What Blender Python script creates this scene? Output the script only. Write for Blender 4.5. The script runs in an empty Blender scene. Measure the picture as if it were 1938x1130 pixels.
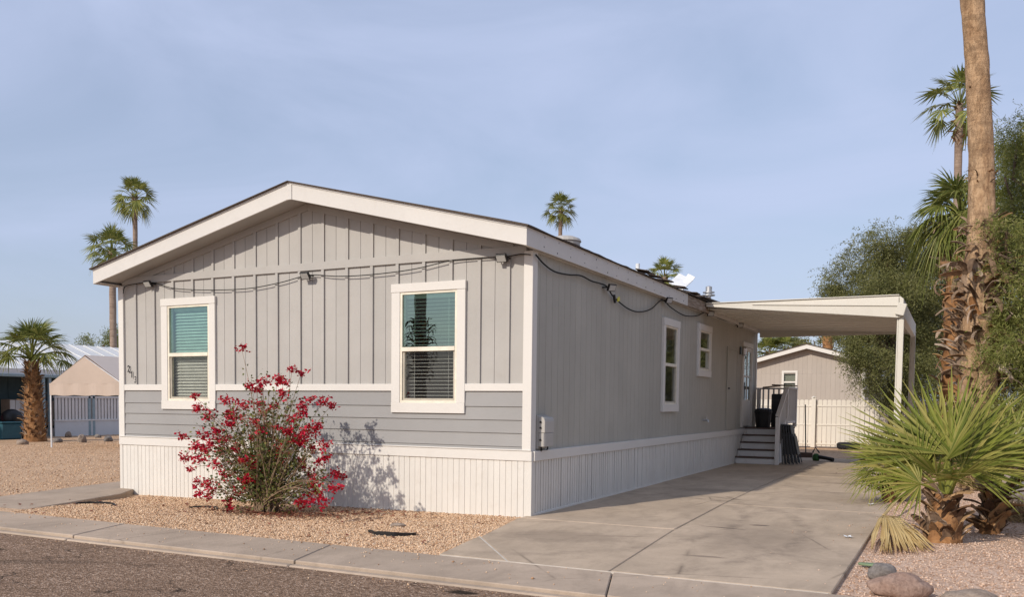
import bpy, bmesh, math, random
import numpy as np
from mathutils import Vector, Matrix, noise

R = math.radians
random.seed(7)
RNG = np.random.default_rng(11)
scene = bpy.context.scene
COL = scene.collection

# ------------------------------------------------------------------ camera
FPX, PPX, PPY = 1724.58, 875.38, 856.03          # focal length and principal point, photograph pixels (1938 x 1130)
YAW, PITCH, ROLL = R(28.317), R(-3.151), R(0.473)
CAM = Vector((4.5551, -10.2019, 1.3918))
fw = Vector((-math.sin(YAW) * math.cos(PITCH), math.cos(YAW) * math.cos(PITCH), math.sin(PITCH)))
r0 = Vector((math.cos(YAW), math.sin(YAW), 0)); u0 = r0.cross(fw)
rt = math.cos(ROLL) * r0 + math.sin(ROLL) * u0
up = -math.sin(ROLL) * r0 + math.cos(ROLL) * u0
cam_data = bpy.data.cameras.new('camera')
cam = bpy.data.objects.new('camera', cam_data); COL.objects.link(cam)
cam.matrix_world = Matrix(((rt.x, up.x, -fw.x, CAM.x), (rt.y, up.y, -fw.y, CAM.y), (rt.z, up.z, -fw.z, CAM.z), (0, 0, 0, 1)))
cam_data.sensor_width = 36.0
cam_data.lens = FPX / 1938 * 36
cam_data.shift_x = (969 - PPX) / 1938
cam_data.shift_y = (PPY - 565) / 1938
cam_data.clip_start = 0.05; cam_data.clip_end = 3000
scene.camera = cam

# ------------------------------------------------------------------ world and sun
SUN_EL = R(31.5)
LX, LY = 0.299, 0.954                             # horizontal direction in which the light travels
world = bpy.data.worlds.new('World'); scene.world = world; world.use_nodes = True
wn, wl = world.node_tree.nodes, world.node_tree.links
bg = wn['Background']
sky = wn.new('ShaderNodeTexSky'); sky.sky_type = 'NISHITA'; sky.sun_disc = False
sky.sun_elevation = SUN_EL
sky.sun_rotation = math.atan2(-LX, -LY)           # towards the sun, measured from +Y clockwise
sky.air_density = 1.1; sky.dust_density = 1.6; sky.ozone_density = 1.6
tc = wn.new('ShaderNodeTexCoord')
mp = wn.new('ShaderNodeMapping'); mp.inputs['Scale'].default_value = (1.0, 1.0, 3.2)
nz = wn.new('ShaderNodeTexNoise'); nz.inputs['Scale'].default_value = 2.3; nz.inputs['Detail'].default_value = 7; nz.inputs['Roughness'].default_value = 0.55
nz.inputs['Distortion'].default_value = 0.6
cr = wn.new('ShaderNodeValToRGB'); cr.color_ramp.elements[0].position = 0.33; cr.color_ramp.elements[1].position = 0.78
cr.color_ramp.elements[0].color = (0.50, 0.50, 0.50, 1); cr.color_ramp.elements[1].color = (0.95, 0.95, 0.95, 1)
mx = wn.new('ShaderNodeMix'); mx.data_type = 'RGBA'
mx.inputs['B'].default_value = (4.9, 5.6, 7.7, 1)  # thin high cloud, in the sky node's own units
wl.new(tc.outputs['Generated'], mp.inputs['Vector']); wl.new(mp.outputs['Vector'], nz.inputs['Vector'])
wl.new(nz.outputs['Fac'], cr.inputs['Fac']); wl.new(cr.outputs['Color'], mx.inputs['Factor'])
wl.new(sky.outputs['Color'], mx.inputs['A']); wl.new(mx.outputs['Result'], bg.inputs['Color'])
bg.inputs['Strength'].default_value = 0.1
sun_data = bpy.data.lights.new('sun', 'SUN'); sun_data.energy = 3.2; sun_data.angle = R(0.9); sun_data.color = (1.0, 0.915, 0.80)
sun = bpy.data.objects.new('sun', sun_data); COL.objects.link(sun)
ldir = Vector((LX * math.cos(SUN_EL), LY * math.cos(SUN_EL), -math.sin(SUN_EL)))
sun.rotation_euler = ldir.to_track_quat('-Z', 'Y').to_euler()
sun.location = (-10, -30, 20)
scene.view_settings.view_transform = 'Standard'; scene.view_settings.look = 'None'
scene.view_settings.exposure = 0.22; scene.view_settings.gamma = 1.0
scene.view_settings.use_curve_mapping = False

# ------------------------------------------------------------------ helpers
def ray(px, py):
    return fw + rt * ((px - PPX) / FPX) - up * ((py - PPY) / FPX)
def at(px, py, depth):
    return CAM + ray(px, py) * depth
def on(px, py, axis, val):
    d = ray(px, py); return CAM + d * ((val - CAM[axis]) / d[axis])

class MB:
    def __init__(s): s.v = []; s.f = []
    def add(s, vs, fs):
        b = len(s.v); s.v += [tuple(p) for p in vs]; s.f += [tuple(b + i for i in f) for f in fs]
    def box(s, x0, x1, y0, y1, z0, z1):
        s.add([(x0,y0,z0),(x1,y0,z0),(x1,y1,z0),(x0,y1,z0),(x0,y0,z1),(x1,y0,z1),(x1,y1,z1),(x0,y1,z1)],
              [(3,2,1,0),(4,5,6,7),(0,1,5,4),(1,2,6,5),(2,3,7,6),(3,0,4,7)])
        return s
    def obox(s, c, size, rot):
        hx, hy, hz = size[0]/2, size[1]/2, size[2]/2; c = Vector(c)
        P = [(-hx,-hy,-hz),(hx,-hy,-hz),(hx,hy,-hz),(-hx,hy,-hz),(-hx,-hy,hz),(hx,-hy,hz),(hx,hy,hz),(-hx,hy,hz)]
        s.add([c + rot @ Vector(p) for p in P], [(3,2,1,0),(4,5,6,7),(0,1,5,4),(1,2,6,5),(2,3,7,6),(3,0,4,7)]); return s
    def beam(s, a, b, w, h, upv=(0,0,1)):
        a, b = Vector(a), Vector(b); d = (b - a); L = d.length; d.normalize()
        u = Vector(upv); sd = d.cross(u)
        if sd.length < 1e-4: sd = d.cross(Vector((1,0,0)))
        sd.normalize(); u = sd.cross(d)
        rot = Matrix((d, sd, u)).transposed()
        return s.obox((a + b) / 2, (L, w, h), rot)
    def prism(s, poly, d):                       # poly: coplanar points; d: extrusion vector
        n = len(poly); d = Vector(d); P = [Vector(p) for p in poly]
        s.add(P + [p + d for p in P], [tuple(range(n))[::-1], tuple(range(n, 2*n))] + [(i, (i+1) % n, n + (i+1) % n, n + i) for i in range(n)])
        return s
    def tube(s, path, rad, n=6, caps=True):
        P = [Vector(p) for p in path]; k = len(P)
        if not hasattr(rad, '__len__'): rad = [rad] * k
        vs = []; prev = None
        for i in range(k):
            d = (P[min(i+1, k-1)] - P[max(i-1, 0)]).normalized()
            a = prev if prev is not None else (Vector((0,0,1)) if abs(d.z) < .9 else Vector((1,0,0)))
            a = (a - d * a.dot(d)).normalized(); prev = a; b = d.cross(a)
            vs += [P[i] + (a * math.cos(2*math.pi*j/n) + b * math.sin(2*math.pi*j/n)) * rad[i] for j in range(n)]
        fs = [(i*n + j, i*n + (j+1) % n, (i+1)*n + (j+1) % n, (i+1)*n + j) for i in range(k-1) for j in range(n)]
        if caps: fs += [tuple(range(n))[::-1], tuple(range((k-1)*n, k*n))]
        s.add(vs, fs); return s
    def lathe(s, c, prof, n=16):                 # profile [(r, z)]
        c = Vector(c); k = len(prof)
        vs = [c + Vector((r*math.cos(2*math.pi*j/n), r*math.sin(2*math.pi*j/n), z)) for r, z in prof for j in range(n)]
        fs = [(i*n + j, i*n + (j+1) % n, (i+1)*n + (j+1) % n, (i+1)*n + j) for i in range(k-1) for j in range(n)]
        fs += [tuple(range(n))[::-1], tuple(range((k-1)*n, k*n))]
        s.add(vs, fs); return s
    def map(s, fn): s.v = [tuple(fn(Vector(p))) for p in s.v]; return s
    def mesh(s, name, mat=None, smooth=False, bevel=0, recalc=True):
        me = bpy.data.meshes.new(name); me.from_pydata(s.v, [], s.f)
        if recalc or bevel:
            bm = bmesh.new(); bm.from_mesh(me)
            if recalc: bmesh.ops.recalc_face_normals(bm, faces=bm.faces)
            if bevel: bmesh.ops.bevel(bm, geom=list(bm.edges), offset=bevel, segments=1, affect='EDGES', clamp_overlap=True)
            bm.to_mesh(me); bm.free()
        if mat: me.materials.append(mat)
        if smooth: me.polygons.foreach_set('use_smooth', [True] * len(me.polygons))
        me.update(); return me
    def build(s, name, mat, parent=None, smooth=False, bevel=0, recalc=True):   # vertices in world space
        return put(name, s.mesh(name, mat, smooth, bevel, recalc), parent)

def wloc(o):
    v = Vector((0,0,0))
    while o is not None: v += o.location; o = o.parent
    return v
def put(name, me, parent=None, pos=(0,0,0), rot=None, scale=None):
    o = bpy.data.objects.new(name, me); COL.objects.link(o)
    if parent is not None:
        o.parent = parent; o.location = Vector(pos) - wloc(parent)
    else: o.location = pos
    if rot is not None: o.rotation_euler = rot
    if scale is not None: o.scale = scale
    return o
def tag(o, label, cat, group=None):
    o['label'] = label; o['category'] = cat
    if group: o['group'] = group
    return o
def thing(name, loc, label, cat, group=None):
    o = bpy.data.objects.new(name, None); COL.objects.link(o); o.location = loc; o.empty_display_size = .2
    return tag(o, label, cat, group)
def struct(o): o['kind'] = 'structure'; return o
def stuff(o): o['kind'] = 'stuff'; return o
def quadmesh(name, Q, mat, smooth=False):         # Q: (n,4,3) array -> one mesh of loose quads
    n = len(Q); me = bpy.data.meshes.new(name)
    me.vertices.add(4*n); me.vertices.foreach_set('co', np.asarray(Q, np.float32).ravel())
    me.loops.add(4*n); me.loops.foreach_set('vertex_index', np.arange(4*n, dtype=np.int32))
    me.polygons.add(n); me.polygons.foreach_set('loop_start', np.arange(0, 4*n, 4, dtype=np.int32))
    me.polygons.foreach_set('loop_total', np.full(n, 4, np.int32))
    me.update(calc_edges=True); me.materials.append(mat); return me
def unit(a): return a / (np.linalg.norm(a, axis=-1, keepdims=True) + 1e-9)
def subtract(rect, holes):                        # rect (u0,u1,v0,v1) minus holes -> list of rects
    out = [rect]
    for h in holes:
        nxt = []
        for (a, b, c, d) in out:
            x0, x1, y0, y1 = max(a, h[0]), min(b, h[1]), max(c, h[2]), min(d, h[3])
            if x0 >= x1 or y0 >= y1: nxt.append((a, b, c, d)); continue
            if a < x0: nxt.append((a, x0, c, d))
            if x1 < b: nxt.append((x1, b, c, d))
            if c < y0: nxt.append((x0, x1, c, y0))
            if y1 < d: nxt.append((x0, x1, y1, d))
        out = nxt
    return out

# ------------------------------------------------------------------ materials
class NT:
    def __init__(s, name):
        s.m = bpy.data.materials.new(name); s.m.use_nodes = True
        s.n, s.l = s.m.node_tree.nodes, s.m.node_tree.links; s.b = s.n['Principled BSDF']; s.out = s.n['Material Output']
        s._pos = None
    def N(s, t, **k):
        nd = s.n.new('ShaderNode' + t)
        for a, v in k.items(): setattr(nd, a, v)
        return nd
    def pos(s):
        if s._pos is None: s._pos = s.N('NewGeometry').outputs['Position']
        return s._pos
    def link(s, a, b): s.l.new(a, b)
    def map(s, scale=(1,1,1), rot=(0,0,0), loc=(0,0,0)):
        m = s.N('Mapping'); m.inputs['Scale'].default_value = scale; m.inputs['Rotation'].default_value = rot; m.inputs['Location'].default_value = loc
        s.link(s.pos(), m.inputs['Vector']); return m.outputs['Vector']
    def noise(s, scale, detail=4, rough=.55, vec=None, dist=0):
        t = s.N('TexNoise'); t.inputs['Scale'].default_value = scale; t.inputs['Detail'].default_value = detail; t.inputs['Roughness'].default_value = rough
        t.inputs['Distortion'].default_value = dist
        s.link(vec or s.pos(), t.inputs['Vector']); return t.outputs['Fac']
    def voro(s, scale, vec=None, feature='F1', out='Distance', rnd=1):
        t = s.N('TexVoronoi', feature=feature); t.inputs['Scale'].default_value = scale; t.inputs['Randomness'].default_value = rnd
        s.link(vec or s.pos(), t.inputs['Vector']); return t.outputs[out]
    def ramp(s, fac, stops):
        r = s.N('ValToRGB'); e = r.color_ramp.elements
        while len(e) < len(stops): e.new(.5)
        for i, (p, c) in enumerate(stops):
            e[i].position = p; e[i].color = (c, c, c, 1) if not hasattr(c, '__len__') else (*c[:3], 1)
        s.link(fac, r.inputs['Fac']); return r.outputs['Color']
    def mix(s, fac, a, b, blend='MIX'):
        m = s.N('Mix', data_type='RGBA', blend_type=blend)
        for k, v in (('Factor', fac), ('A', a), ('B', b)):
            i = m.inputs[k]
            if isinstance(v, bpy.types.NodeSocket): s.link(v, i)
            else: i.default_value = v if not hasattr(v, '__len__') else (*v[:3], 1)
        return m.outputs['Result']
    def math(s, op, a, b=0.0, clamp=False):
        m = s.N('Math', operation=op, use_clamp=clamp)
        for i, v in enumerate((a, b)):
            if isinstance(v, bpy.types.NodeSocket): s.link(v, m.inputs[i])
            else: m.inputs[i].default_value = v
        return m.outputs[0]
    def bump(s, h, dist, strength=1.0):
        b = s.N('Bump'); b.inputs['Distance'].default_value = dist; b.inputs['Strength'].default_value = strength
        s.link(h, b.inputs['Height'])
        prev = s.b.inputs['Normal']
        if prev.links: s.link(prev.links[0].from_socket, b.inputs['Normal'])
        s.link(b.outputs['Normal'], prev)
    def col(s, c):
        if isinstance(c, bpy.types.NodeSocket): s.link(c, s.b.inputs['Base Color'])
        else: s.b.inputs['Base Color'].default_value = (*c[:3], 1)
    def set(s, rough=.7, spec=.3, metal=0):
        s.b.inputs['Roughness'].default_value = rough; s.b.inputs['Specular IOR Level'].default_value = spec; s.b.inputs['Metallic'].default_value = metal
        return s
    def island(s): return s.N('NewGeometry').outputs['Random Per Island']
    def objrand(s): return s.N('ObjectInfo').outputs['Random']

def k(c, f): return tuple(min(1, x * f) for x in c)
def painted(name, c, rough=.6, var=.10, dirt=.16, grain=(1,1,1), gscale=60, bump=.0012, dirtcol=(.25,.2,.15), spec=.3, objvar=.06):
    t = NT(name).set(rough, spec)
    g = t.noise(gscale, 5, .6, t.map(grain)); big = t.noise(1.1, 5, .6)
    col = t.mix(t.ramp(big, [(.3, 0), (.72, 1)]), k(c, 1 - var), k(c, 1 + var*.6))
    col = t.mix(t.ramp(t.noise(5.5, 7, .7, dist=.4), [(.52, 0), (.8, dirt)]), col, dirtcol)
    col = t.mix(t.ramp(g, [(.35, .10), (.6, 0)]), col, k(c, .72))
    ov = t.math('ADD', t.math('MULTIPLY', t.objrand(), objvar), 1 - objvar/2)
    col = t.mix(1.0, col, ov, 'MULTIPLY')
    t.col(col); t.bump(g, bump); return t.m
def plain(name, c, rough=.6, spec=.3, metal=0, var=.12, sc=7, bump=.001):
    t = NT(name).set(rough, spec, metal)
    f = t.noise(sc, 5, .6); t.col(t.mix(t.ramp(f, [(.3, 0), (.7, 1)]), k(c, 1-var), k(c, 1+var)))
    t.bump(t.noise(sc*8, 3), bump); return t.m

M = {}
M['siding'] = painted('siding_greige', (.405,.386,.360), .62, .08, .12, (6,6,.5), 50, .0015)
M['lap'] = painted('siding_grey', (.295,.288,.281), .62, .08, .10, (.5,6,9), 40, .0012)
M['side'] = painted('side_wall_grey', (.405,.385,.335), .65, .09, .12, (7,7,.35), 42, .003)
M['trim'] = painted('white_trim', (.645,.615,.57), .5, .03, .07, (3,3,3), 40, .001, objvar=.03)
M['fascia'] = painted('white_fascia', (.60,.575,.54), .55, .05, .12, (.6,1,5), 30, .0015, objvar=.03)
M['skirt'] = painted('white_skirting', (.65,.62,.57), .45, .06, .22, (2,2,.4), 30, .0008, (.42,.34,.26), objvar=.05)
M['cream'] = plain('cream_vinyl', (.72,.66,.54), .4, .4)
M['blackplastic'] = plain('black_plastic', (.012,.012,.013), .45, .4)
M['blackmetal'] = plain('black_metal', (.015,.015,.016), .35, .5)
M['cable'] = plain('black_cable', (.014,.013,.012), .6, .2)
M['lens'] = plain('lamp_lens', (.42,.42,.40), .2, .5)
M['grey_box'] = painted('grey_utility_box', (.42,.40,.37), .5, .08, .2)
M['galv'] = plain('galvanised', (.55,.55,.55), .35, .5, .8)
M['interior'] = plain('interior_wall', (.45,.43,.40), .8)
M['blind'] = plain('blind_slat', (.80,.80,.76), .5)
M['dkgrey'] = plain('dark_door_grey', (.20,.19,.185), .6)
M['deck'] = plain('dark_tread_board', (.10,.065,.05), .7)
M['riser'] = painted('painted_riser', (.68,.66,.64), .55, .08, .2)
M['rubber'] = plain('tyre_rubber', (.02,.02,.021), .75, .25)
M['whiteplastic'] = plain('white_plastic', (.70,.72,.74), .45)
M['fence'] = painted('white_fence', (.68,.63,.55), .5, .05, .06, (2,2,.6), 20, .0008)
M['nbwall'] = painted('beige_neighbour_siding', (.40,.35,.305), .7, .05, .05, (6,6,.4), 30, .001)
M['awning'] = painted('cream_awning_metal', (.62,.585,.515), .42, .05, .12, (2,2,2), 15, .0004)
M['whiteroof'] = painted('white_metal_roof', (.68,.68,.67), .5, .06, .12, (1,8,1), 12, .001)
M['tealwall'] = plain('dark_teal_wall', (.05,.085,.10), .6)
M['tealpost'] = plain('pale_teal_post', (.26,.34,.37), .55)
M['knee'] = painted('white_knee_wall', (.62,.63,.64), .6, .08, .15)
M['tarp'] = painted('cream_tarp', (.56,.48,.42), .65, .06, .1)
M['gable'] = painted('tan_tarp', (.44,.355,.295), .7, .08, .12)
M['pan'] = painted('white_awning_pan', (.80,.76,.68), .45, .04, .08)
M['tealbin'] = plain('teal_plastic', (.03,.10,.13), .5)
M['red'] = plain('red_fabric', (.45,.03,.03), .7)
M['brownbox'] = plain('brown_board', (.28,.21,.16), .8)
M['yellow'] = plain('yellow_plastic', (.65,.6,.08), .5)
M['green'] = plain('green_plastic', (.03,.10,.025), .5)

# shingles
t = NT('brown_shingle').set(.9, .15)
f = t.noise(45, 5, .7); t.col(t.mix(t.ramp(f, [(.3,0),(.7,1)]), (.045,.036,.03), (.14,.11,.09))); t.bump(f, .006); M['shingle'] = t.m
# weathered fascia wood
t = NT('rotten_wood').set(.9, .1)
f = t.noise(9, 6, .7, t.map((2,.4,6)))
t.col(t.ramp(f, [(.25,(.09,.06,.04)),(.5,(.28,.22,.17)),(.75,(.5,.44,.38))])); t.bump(f, .01); M['rot'] = t.m
# gravel
def gravel(name, cols, sc, bump, macro=1.0):
    t = NT(name).set(.9, .15)
    cell = t.N('TexVoronoi'); cell.inputs['Scale'].default_value = sc; t.link(t.pos(), cell.inputs['Vector'])
    sep = t.N('SeparateColor'); t.link(cell.outputs['Color'], sep.inputs['Color'])
    c = t.ramp(sep.outputs[0], [(i/(len(cols)-1), x) for i, x in enumerate(cols)])
    big = t.noise(.9, 5, .6)
    c = t.mix(t.ramp(big, [(.35,.0),(.7,.35*macro)]), c, k(cols[0], .75))
    c = t.mix(t.ramp(t.noise(5, 6, .7), [(.5,0),(.75,.3*macro)]), c, k(cols[1], .6))
    t.col(c)
    h = t.math('SUBTRACT', 1.0, cell.outputs['Distance']); t.bump(h, bump); t.bump(t.noise(7, 4), .03, .6)
    return t.m
GC = [(.37,.215,.12),(.55,.355,.215),(.68,.47,.30),(.75,.56,.385),(.59,.39,.245)]
M['gravel'] = gravel('tan_gravel', GC, 46, .012)
M['gravel_far'] = gravel('tan_gravel_yard', [(.37,.22,.13),(.51,.335,.205),(.57,.39,.25),(.61,.43,.285),(.49,.32,.20)], 30, .014)
M['gravel_pink'] = gravel('pinkish_gravel', [(.34,.205,.135),(.52,.345,.24),(.61,.435,.32),(.67,.51,.40),(.48,.32,.23)], 48, .010)
def pebble(name, cols):
    t = NT(name).set(.88, .2); t.col(t.ramp(t.island(), [(i/(len(cols)-1), x) for i, x in enumerate(cols)])); return t.m
M['pebble'] = pebble('tan_pebble', [(.22,.13,.08)] + GC + [(.70,.56,.42)])
M['pebble_pink'] = pebble('pink_pebble', [(.26,.15,.095),(.48,.315,.215),(.59,.415,.305),(.68,.53,.42),(.52,.35,.25)])
# asphalt
def ell(t, cx, cy, a, b, ang):                     # soft ellipse mask on the ground
    v = t.map((1/a, 1/b, 0), (0,0,0)); m = v.node
    m.vector_type = 'TEXTURE'; m.inputs['Location'].default_value = (cx, cy, 0); m.inputs['Rotation'].default_value = (0,0,ang); m.inputs['Scale'].default_value = (a, b, 1)
    sx = t.N('SeparateXYZ'); t.link(v, sx.inputs[0])
    r = t.math('SQRT', t.math('ADD', t.math('POWER', sx.outputs[0], 2), t.math('POWER', sx.outputs[1], 2)))
    return t.math('ADD', r, t.math('MULTIPLY', t.math('SUBTRACT', t.noise(9, 5, .7), .5), .9))
t = NT('worn_asphalt').set(.95, .05)
sp = t.N('TexVoronoi'); sp.inputs['Scale'].default_value = 75; t.link(t.pos(), sp.inputs['Vector'])
sep = t.N('SeparateColor'); t.link(sp.outputs['Color'], sep.inputs['Color'])
c = t.ramp(sep.outputs[0], [(0,(.12,.076,.050)),(.5,(.275,.182,.125)),(.85,(.40,.275,.195)),(1,(.64,.49,.38))])
c = t.mix(t.ramp(t.noise(1.6,6,.65), [(.35,0),(.7,.5)]), c, (.19,.125,.085))
c = t.mix(t.ramp(t.noise(24,5,.75), [(.5,0),(.68,.6)]), c, (.065,.048,.038))
crk = t.N('TexVoronoi', feature='DISTANCE_TO_EDGE'); crk.inputs['Scale'].default_value = .75
wob = t.N('VectorMath', operation='ADD'); nzv = t.N('TexNoise'); nzv.inputs['Scale'].default_value = 3; t.link(t.pos(), nzv.inputs['Vector'])
t.link(t.pos(), wob.inputs[0]); t.link(nzv.outputs['Color'], wob.inputs[1]); t.link(wob.outputs[0], crk.inputs['Vector'])
ck = t.ramp(crk.outputs['Distance'], [(0,1),(.02,0)])
c = t.mix(t.math('MULTIPLY', ck, t.ramp(t.noise(1.3,3), [(.42,0),(.55,.85)])), c, (.03,.024,.02))
c = t.mix(t.ramp(ell(t, 1.33, -4.20, .17, .07, .1), [(.6,.9),(1.1,0)]), c, (.02,.016,.013)); c = t.mix(t.ramp(ell(t, -2.6, -5.0, .9, .12, .5), [(.6,.35),(1.2,0)]), c, (.06,.045,.035)); t.col(c)
t.bump(sp.outputs['Distance'], .010); t.bump(t.noise(24,5,.75), .008); M['asphalt'] = t.m
# concrete
def concrete(name, c, marks=False):
    t = NT(name).set(.9, .08)
    col = t.mix(t.ramp(t.noise(.8, 6, .6), [(.3,0),(.7,1)]), k(c,.78), k(c,1.10))
    col = t.mix(t.ramp(t.noise(3.2, 7, .7, t.map((1,.45,1), (0,0,.25)), dist=.5), [(.45,0),(.72,.50)]), col, k(c,.50))
    col = t.mix(t.ramp(t.noise(11, 6, .75), [(.55,0),(.8,.30)]), col, (.12,.095,.075))
    fine = t.N('TexVoronoi', feature='DISTANCE_TO_EDGE'); fine.inputs['Scale'].default_value = .42; t.link(t.map((1,1,0), (0,0,.7)), fine.inputs['Vector'])
    col = t.mix(t.math('MULTIPLY', t.ramp(fine.outputs['Distance'], [(0,.7),(.006,0)]), t.ramp(t.noise(.9,4), [(.48,0),(.58,1)])), col, (.14,.11,.085))
    col = t.mix(t.ramp(t.noise(160, 3, .8), [(.4,.16),(.65,0)]), col, k(c,.5))
    if marks:
        for (cx, cy, a, b, an, s) in [(2.31,.18,.30,.045,-.15,.65),(2.62,.62,.13,.07,.3,.75),(2.6,-1.9,.22,.06,.1,.5),(1.05,4.6,.6,.35,.3,.25),
                                      (2.9,7.2,.5,.10,.1,.5),(2.6,9.6,.4,.12,0,.45),(3.0,5.3,.3,.06,.1,.4),(1.0,-1.4,.9,.5,.2,.28),(2.9,-.6,.8,1.5,.4,.22)]:
            col = t.mix(t.ramp(ell(t, cx, cy, a, b, an), [(.55, s), (1.1, 0)]), col, (.085,.066,.055))
        for (cx, cy, rr, w, s) in [(.75,-.3,2.45,.09,.36),(.2,.4,2.2,.07,.26),(4.2,1.0,1.9,.07,.22)]:   # tyre arcs
            v = t.map(); v.node.vector_type = 'TEXTURE'; v.node.inputs['Location'].default_value = (cx, cy, 0); v.node.inputs['Scale'].default_value = (1,1.5,1)
            sx = t.N('SeparateXYZ'); t.link(v, sx.inputs[0])
            r = t.math('SQRT', t.math('ADD', t.math('POWER', sx.outputs[0], 2), t.math('POWER', sx.outputs[1], 2)))
            dd = t.math('ABSOLUTE', t.math('SUBTRACT', r, rr))
            msk = t.math('MULTIPLY', t.ramp(dd, [(w*.4, s), (w*1.4, 0)]), t.ramp(t.noise(4,6,.75), [(.42,0),(.62,1)]))
            col = t.mix(msk, col, (.075,.06,.052))
    t.col(col); t.bump(t.noise(70, 5, .7), .003); t.bump(t.noise(6, 4), .006, .5); return t.m
M['concrete'] = concrete('driveway_concrete', (.50,.395,.295), True)
M['walk'] = concrete('pavement_concrete', (.455,.36,.278))
M['joint'] = plain('dark_joint', (.10,.085,.07), .9, .1)
M['jointlight'] = plain('pale_joint', (.52,.47,.41), .9, .1)
# glass
def glass(name, tint, refl, trans):
    t = NT(name); t.n.remove(t.b)
    g = t.N('BsdfGlossy'); g.inputs['Color'].default_value = (*refl, 1); g.inputs['Roughness'].default_value = .01
    tr = t.N('BsdfTransparent'); tr.inputs['Color'].default_value = (*tint, 1)
    fr = t.N('Fresnel'); fr.inputs['IOR'].default_value = 1.5
    nb = t.N('Bump'); nb.inputs['Distance'].default_value = .002; nb.inputs['Strength'].default_value = .35; t.link(t.noise(1.4, 2), nb.inputs['Height']); t.link(nb.outputs[0], g.inputs['Normal'])
    fac = t.math('ADD', t.math('MULTIPLY', fr.outputs[0], 1.2), 1 - trans, True)
    m = t.N('MixShader'); t.link(fac, m.inputs[0]); t.link(tr.outputs[0], m.inputs[1]); t.link(g.outputs[0], m.inputs[2])
    t.link(m.outputs[0], t.out.inputs['Surface']); return t.m
M['glass_teal'] = glass('coated_window_glass', (.55,.72,.68), (.62,.84,.80), .78)
M['glass'] = glass('window_glass', (.86,.88,.85), (.9,.95,.92), .95)
t = NT('insect_screen'); t.n.remove(t.b)
df = t.N('BsdfDiffuse'); df.inputs['Color'].default_value = (.03,.03,.03,1); tr = t.N('BsdfTransparent'); m = t.N('MixShader'); m.inputs[0].default_value = .24
t.link(tr.outputs[0], m.inputs[1]); t.link(df.outputs[0], m.inputs[2]); t.link(m.outputs[0], t.out.inputs['Surface']); M['screen'] = t.m
# foliage
def leafmat(name, cols, trans=.3, rough=.5, bydist=None):
    t = NT(name).set(rough, .3)
    f = t.island()
    c = t.ramp(f, [(i/(len(cols)-1), x) for i, x in enumerate(cols)])
    c = t.mix(t.ramp(t.noise(1.7, 4, .6), [(.35,0),(.7,.45)]), c, k(cols[0], .8))
    t.col(c)
    tl = t.N('BsdfTranslucent'); t.link(c, tl.inputs['Color']); m = t.N('MixShader'); m.inputs[0].default_value = trans
    t.link(t.b.outputs[0], m.inputs[1]); t.link(tl.outputs[0], m.inputs[2]); t.link(m.outputs[0], t.out.inputs['Surface']); return t.m
M['palm'] = leafmat('palm_green', [(.095,.115,.025),(.155,.185,.04),(.23,.25,.06),(.34,.33,.10)], .35)
M['palm_young'] = leafmat('young_palm_green', [(.10,.13,.022),(.18,.21,.035),(.26,.28,.05),(.33,.33,.075),(.44,.37,.12),(.22,.25,.045)], .35)
M['petiole'] = plain('petiole_green', (.20,.20,.06), .5)
M['straw'] = leafmat('dry_straw', [(.50,.34,.12),(.62,.44,.18),(.70,.54,.27),(.42,.27,.10)], .2, .7)
M['tree_olive'] = leafmat('olive_leaf', [(.11,.118,.038),(.17,.178,.056),(.24,.24,.085),(.33,.31,.135)], .42)
M['tree_light'] = leafmat('feathery_leaf', [(.12,.14,.03),(.20,.225,.05),(.29,.30,.08),(.40,.37,.15)], .45)
M['tree_pale'] = leafmat('pale_leaf', [(.12,.15,.04),(.20,.22,.07),(.28,.29,.10)], .35)
M['bract'] = leafmat('crimson_bract', [(.32,.003,.014),(.43,.005,.022),(.53,.010,.036),(.58,.02,.065)], .2)
M['bleaf'] = leafmat('bougainvillea_leaf', [(.05,.07,.018),(.10,.125,.03),(.17,.18,.05),(.25,.20,.06)], .3)
M['litter'] = leafmat('fallen_bract', [(.12,.05,.03),(.24,.06,.04),(.30,.13,.07),(.20,.12,.07)], .1, .8)
M['drygrass'] = leafmat('dry_grass', [(.30,.20,.10),(.42,.30,.16),(.50,.38,.22)], .2, .8)
M['twig'] = plain('woody_twig', (.24,.165,.105), .85)
def barkmat(name, a, b, c, sc=(3,3,14), bump=.012):
    t = NT(name).set(.92, .12)
    f = t.noise(3, 7, .7, t.map(sc), .3); g = t.noise(2.2, 5, .6); h = t.noise(26, 6, .7, t.map((1,1,.35)))
    col = t.ramp(f, [(.28, a), (.5, b), (.72, c)])
    col = t.mix(t.ramp(g, [(.45,0),(.7,.6)]), col, a); col = t.mix(t.ramp(h, [(.3,.5),(.5,0)]), col, k(a,.6))
    t.col(col); t.bump(f, bump); t.bump(h, bump*.7); return t.m
t = NT('palm_bark').set(.92, .1)
f = t.noise(4, 8, .75, t.map((2.2,2.2,.55)), .4); pt = t.noise(5.5, 9, .8, t.map((1,1,.7)), .8); h = t.noise(30, 7, .75, t.map((1,1,.3)))
c = t.ramp(f, [(.3,(.26,.15,.08)),(.5,(.44,.29,.17)),(.7,(.58,.41,.26))])
cm = t.ramp(pt, [(.48,0),(.62,.55),(.75,.8)]); c = t.mix(cm, c, (.20,.125,.075)); c = t.mix(t.ramp(h, [(.32,.6),(.5,0)]), c, (.13,.075,.045))
rg = t.noise(2.2, 5, .6, t.map((.6,.6,5.5)), .3); c = t.mix(t.ramp(rg, [(.35,.5),(.5,0)]), c, (.22,.14,.085)); t.bump(rg, .02)
t.col(c); t.bump(f, .02); t.bump(cm, .012); t.bump(h, .014); M['bark_palm'] = t.m
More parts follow.
